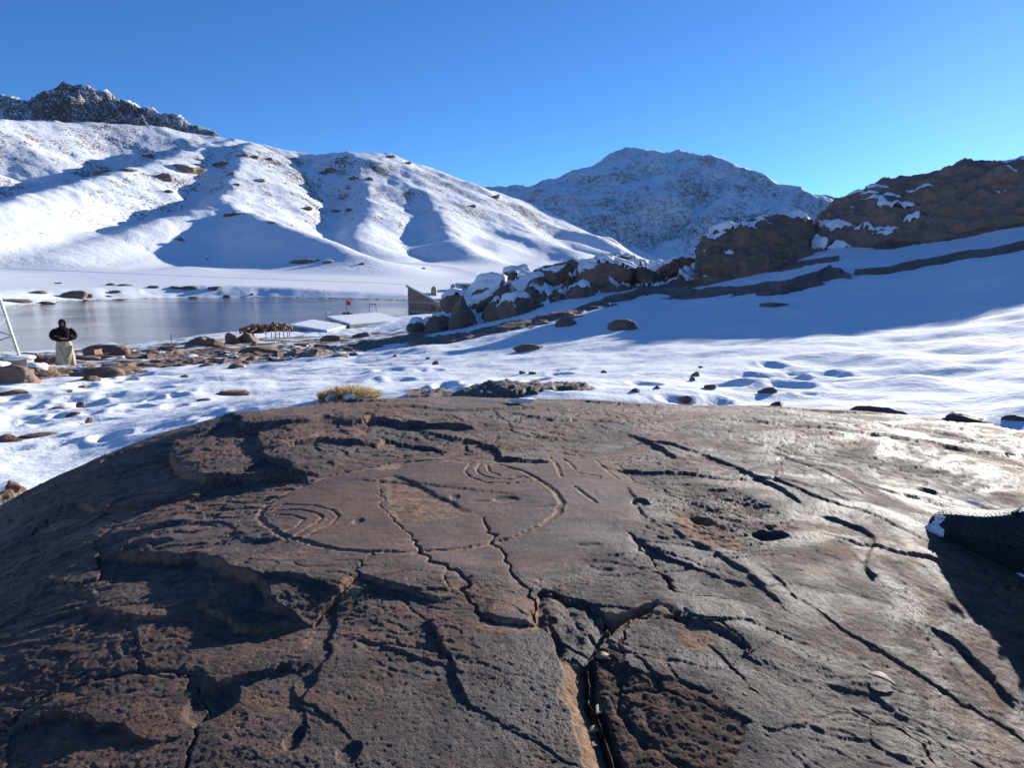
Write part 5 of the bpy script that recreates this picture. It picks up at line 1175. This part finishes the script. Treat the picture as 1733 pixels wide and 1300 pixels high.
# ------------------------------------------------------------------ dry grass, leaves and leftovers
def mat_grass():
    t = NT('dry_grass'); p = t.pos(); c = t.mix(t.rng(t.noise(p, 35, 3), 0.35, 0.65), (0.30, 0.22, 0.11), (0.56, 0.44, 0.23))
    t.fin(c, 0.8, None, 0.2); tr = t.n('ShaderNodeBsdfTranslucent'); t.l(c, tr.inputs[0]); mx = t.n('ShaderNodeMixShader'); mx.inputs[0].default_value = 0.5
    t.l(t.b.outputs[0], mx.inputs[1]); t.l(tr.outputs[0], mx.inputs[2]); t.l(mx.outputs[0], t.t.nodes['Material Output'].inputs[0]); return t.m
M_GRASS = mat_grass()
def tuft(name, px, py, r, w, dpt, h, n, label, seed, cat='grass', spread=0.5, base_snow=True, zb=None):
    p = at(px, py, r); z = hz(p[0], p[1]) if zb is None else zb; root = empty(name, (float(p[0]), float(p[1]), z)); tag(root, label, cat)
    rs = np.random.RandomState(seed); V, Fq = [], []
    for k in range(n):
        a = rs.uniform(0, 6.283); q = math.sqrt(rs.uniform()); bx, by = w/2*q*math.cos(a), dpt/2*q*math.sin(a)
        hh = h*(1-0.55*q*q)*rs.uniform(0.55, 1.1); lx, ly = (bx/w*2*spread+rs.normal()*0.25)*hh, (by/dpt*2*spread+rs.normal()*0.25)*hh
        wd = rs.uniform(0.5, 1.0)*0.0035*(1+r/20); an = rs.uniform(0, 3.14); dx, dy = wd*math.cos(an), wd*math.sin(an); i = len(V)
        mx, my = bx+lx*0.4, by+ly*0.4; z0 = -0.03
        V += [(bx-dx, by-dy, z0), (bx+dx, by+dy, z0), (mx-dx*.7, my-dy*.7, hh*.6), (mx+dx*.7, my+dy*.7, hh*.6), (bx+lx, by+ly, hh), (bx+lx+dx*.15, by+ly+dy*.15, hh)]
        Fq += [(i, i+1, i+3, i+2), (i+2, i+3, i+5, i+4)]
    np_mesh('blades', np.array(V), np.array(Fq), M_GRASS, root)['kind'] = 'stuff'
    if base_snow:
        for i, (dx, dy, s_) in enumerate(((-.10,-.10,.09),(.03,-.12,.11),(.12,-.08,.07))):
            V2, F2 = boulder_mesh(s_, s_*.8, s_*.7, 3800+i, 3, 2, 0.2); o = np_mesh('snow_clump', V2, F2, M_SNOW, root); o.location = (dx*w/.42, dy*w/.42, h*0.22)
pz = at(592, 676, 4.55)
tuft('grass_tuft', 592, 668, 4.7, .42, .30, .11, 2600, 'golden dry grass tuft with snow in it behind the slab', 3, zb=float(at(592, 677, 4.7)[2]))
tuft('dry_stalks', 556, 611, 21, .8, .4, .34, 40, 'sparse pale dry stalks standing in the snow near the rock band', 5, 'grass', 0.4, False)
tuft('dry_stalks', 575, 606, 23, .5, .3, .22, 26, 'short dry stalks right of the taller pale ones', 6, 'grass', 0.4, False)
tuft('dry_stalks', 22, 838, 3.6, .14, .10, .07, 40, 'few dry stalks between the stones at the lower left snow edge', 8, 'grass', 0.6, False)
tuft('dry_stalks', 1018, 668, 5.0, .14, .10, .05, 60, 'short yellow grass on the right end of the low rock hump', 9, 'grass', 0.5, False, float(at(1018, 672, 5.0)[2]))
def slab_surface(px, py, dz=0.0):
    c = slab_pt(px, py); return c[0], c[1], float(_SB(np.array([c[0]]), np.array([c[1]]))[0])+dz
for i, (px, py, s_, lab) in enumerate(((884,686,.075,'small white leftover of snow on the far part of the slab'), (944,688,.022,'tiny white speck of snow on the far part of the slab'), (1098,742,.018,'tiny snow crumb beside the long crack on the slab'))):
    V, Fq = boulder_mesh(s_*1.5, s_*0.8, s_*0.28, 3900+i, 4, 4, 0.35); o = np_mesh('snow_remnant', V, Fq, M_SNOW); o.location = slab_surface(px, py, s_*0.10+0.012); tag(o, lab, 'snow')
M_LEAF = mat_plain('dry_leaf', (0.22, 0.17, 0.10), (0.36, 0.29, 0.19), 60, 0.7, obj=True)
for i, (px, py, L_, rz, tl, dz, lab) in enumerate(((1022,1100,.026,0.15,0.35,-.012,'pale pointed dry leaf lying at the top of the gap'), (1013,1178,.024,1.2,0.5,-.020,'grey green dry leaf standing in the gap'), (1008,1206,.020,0.5,0.2,-.024,'yellowish crumpled leaf in the middle of the gap'), (1006,1232,.014,0.9,0.2,-.024,'small yellow leaf crumb at the bottom of the gap'), (1492,1156,.034,-0.5,0.1,.004,'thin brown leaf blade on the silvery right part of the slab'))):
    V = []; n = 9
    for k in range(n):
        t_ = k/(n-1); w = 0.20*L_*math.sin(math.pi*min(1, t_*1.02)**0.8)+0.0004; cz = 0.10*L_*math.sin(t_*3.1)
        V += [(L_*(t_-.5), -w, cz+w*.35), (L_*(t_-.5), 0, cz), (L_*(t_-.5), w, cz+w*.35)]
    o = np_mesh('dry_leaf', np.array(V), grid_faces(n, 3), M_LEAF); o.location = slab_surface(px, py, dz); o.rotation_euler = (tl, 0.2, rz); sm = o.modifiers.new('Solidify', 'SOLIDIFY'); sm.thickness = 0.0008; tag(o, lab, 'leaf')
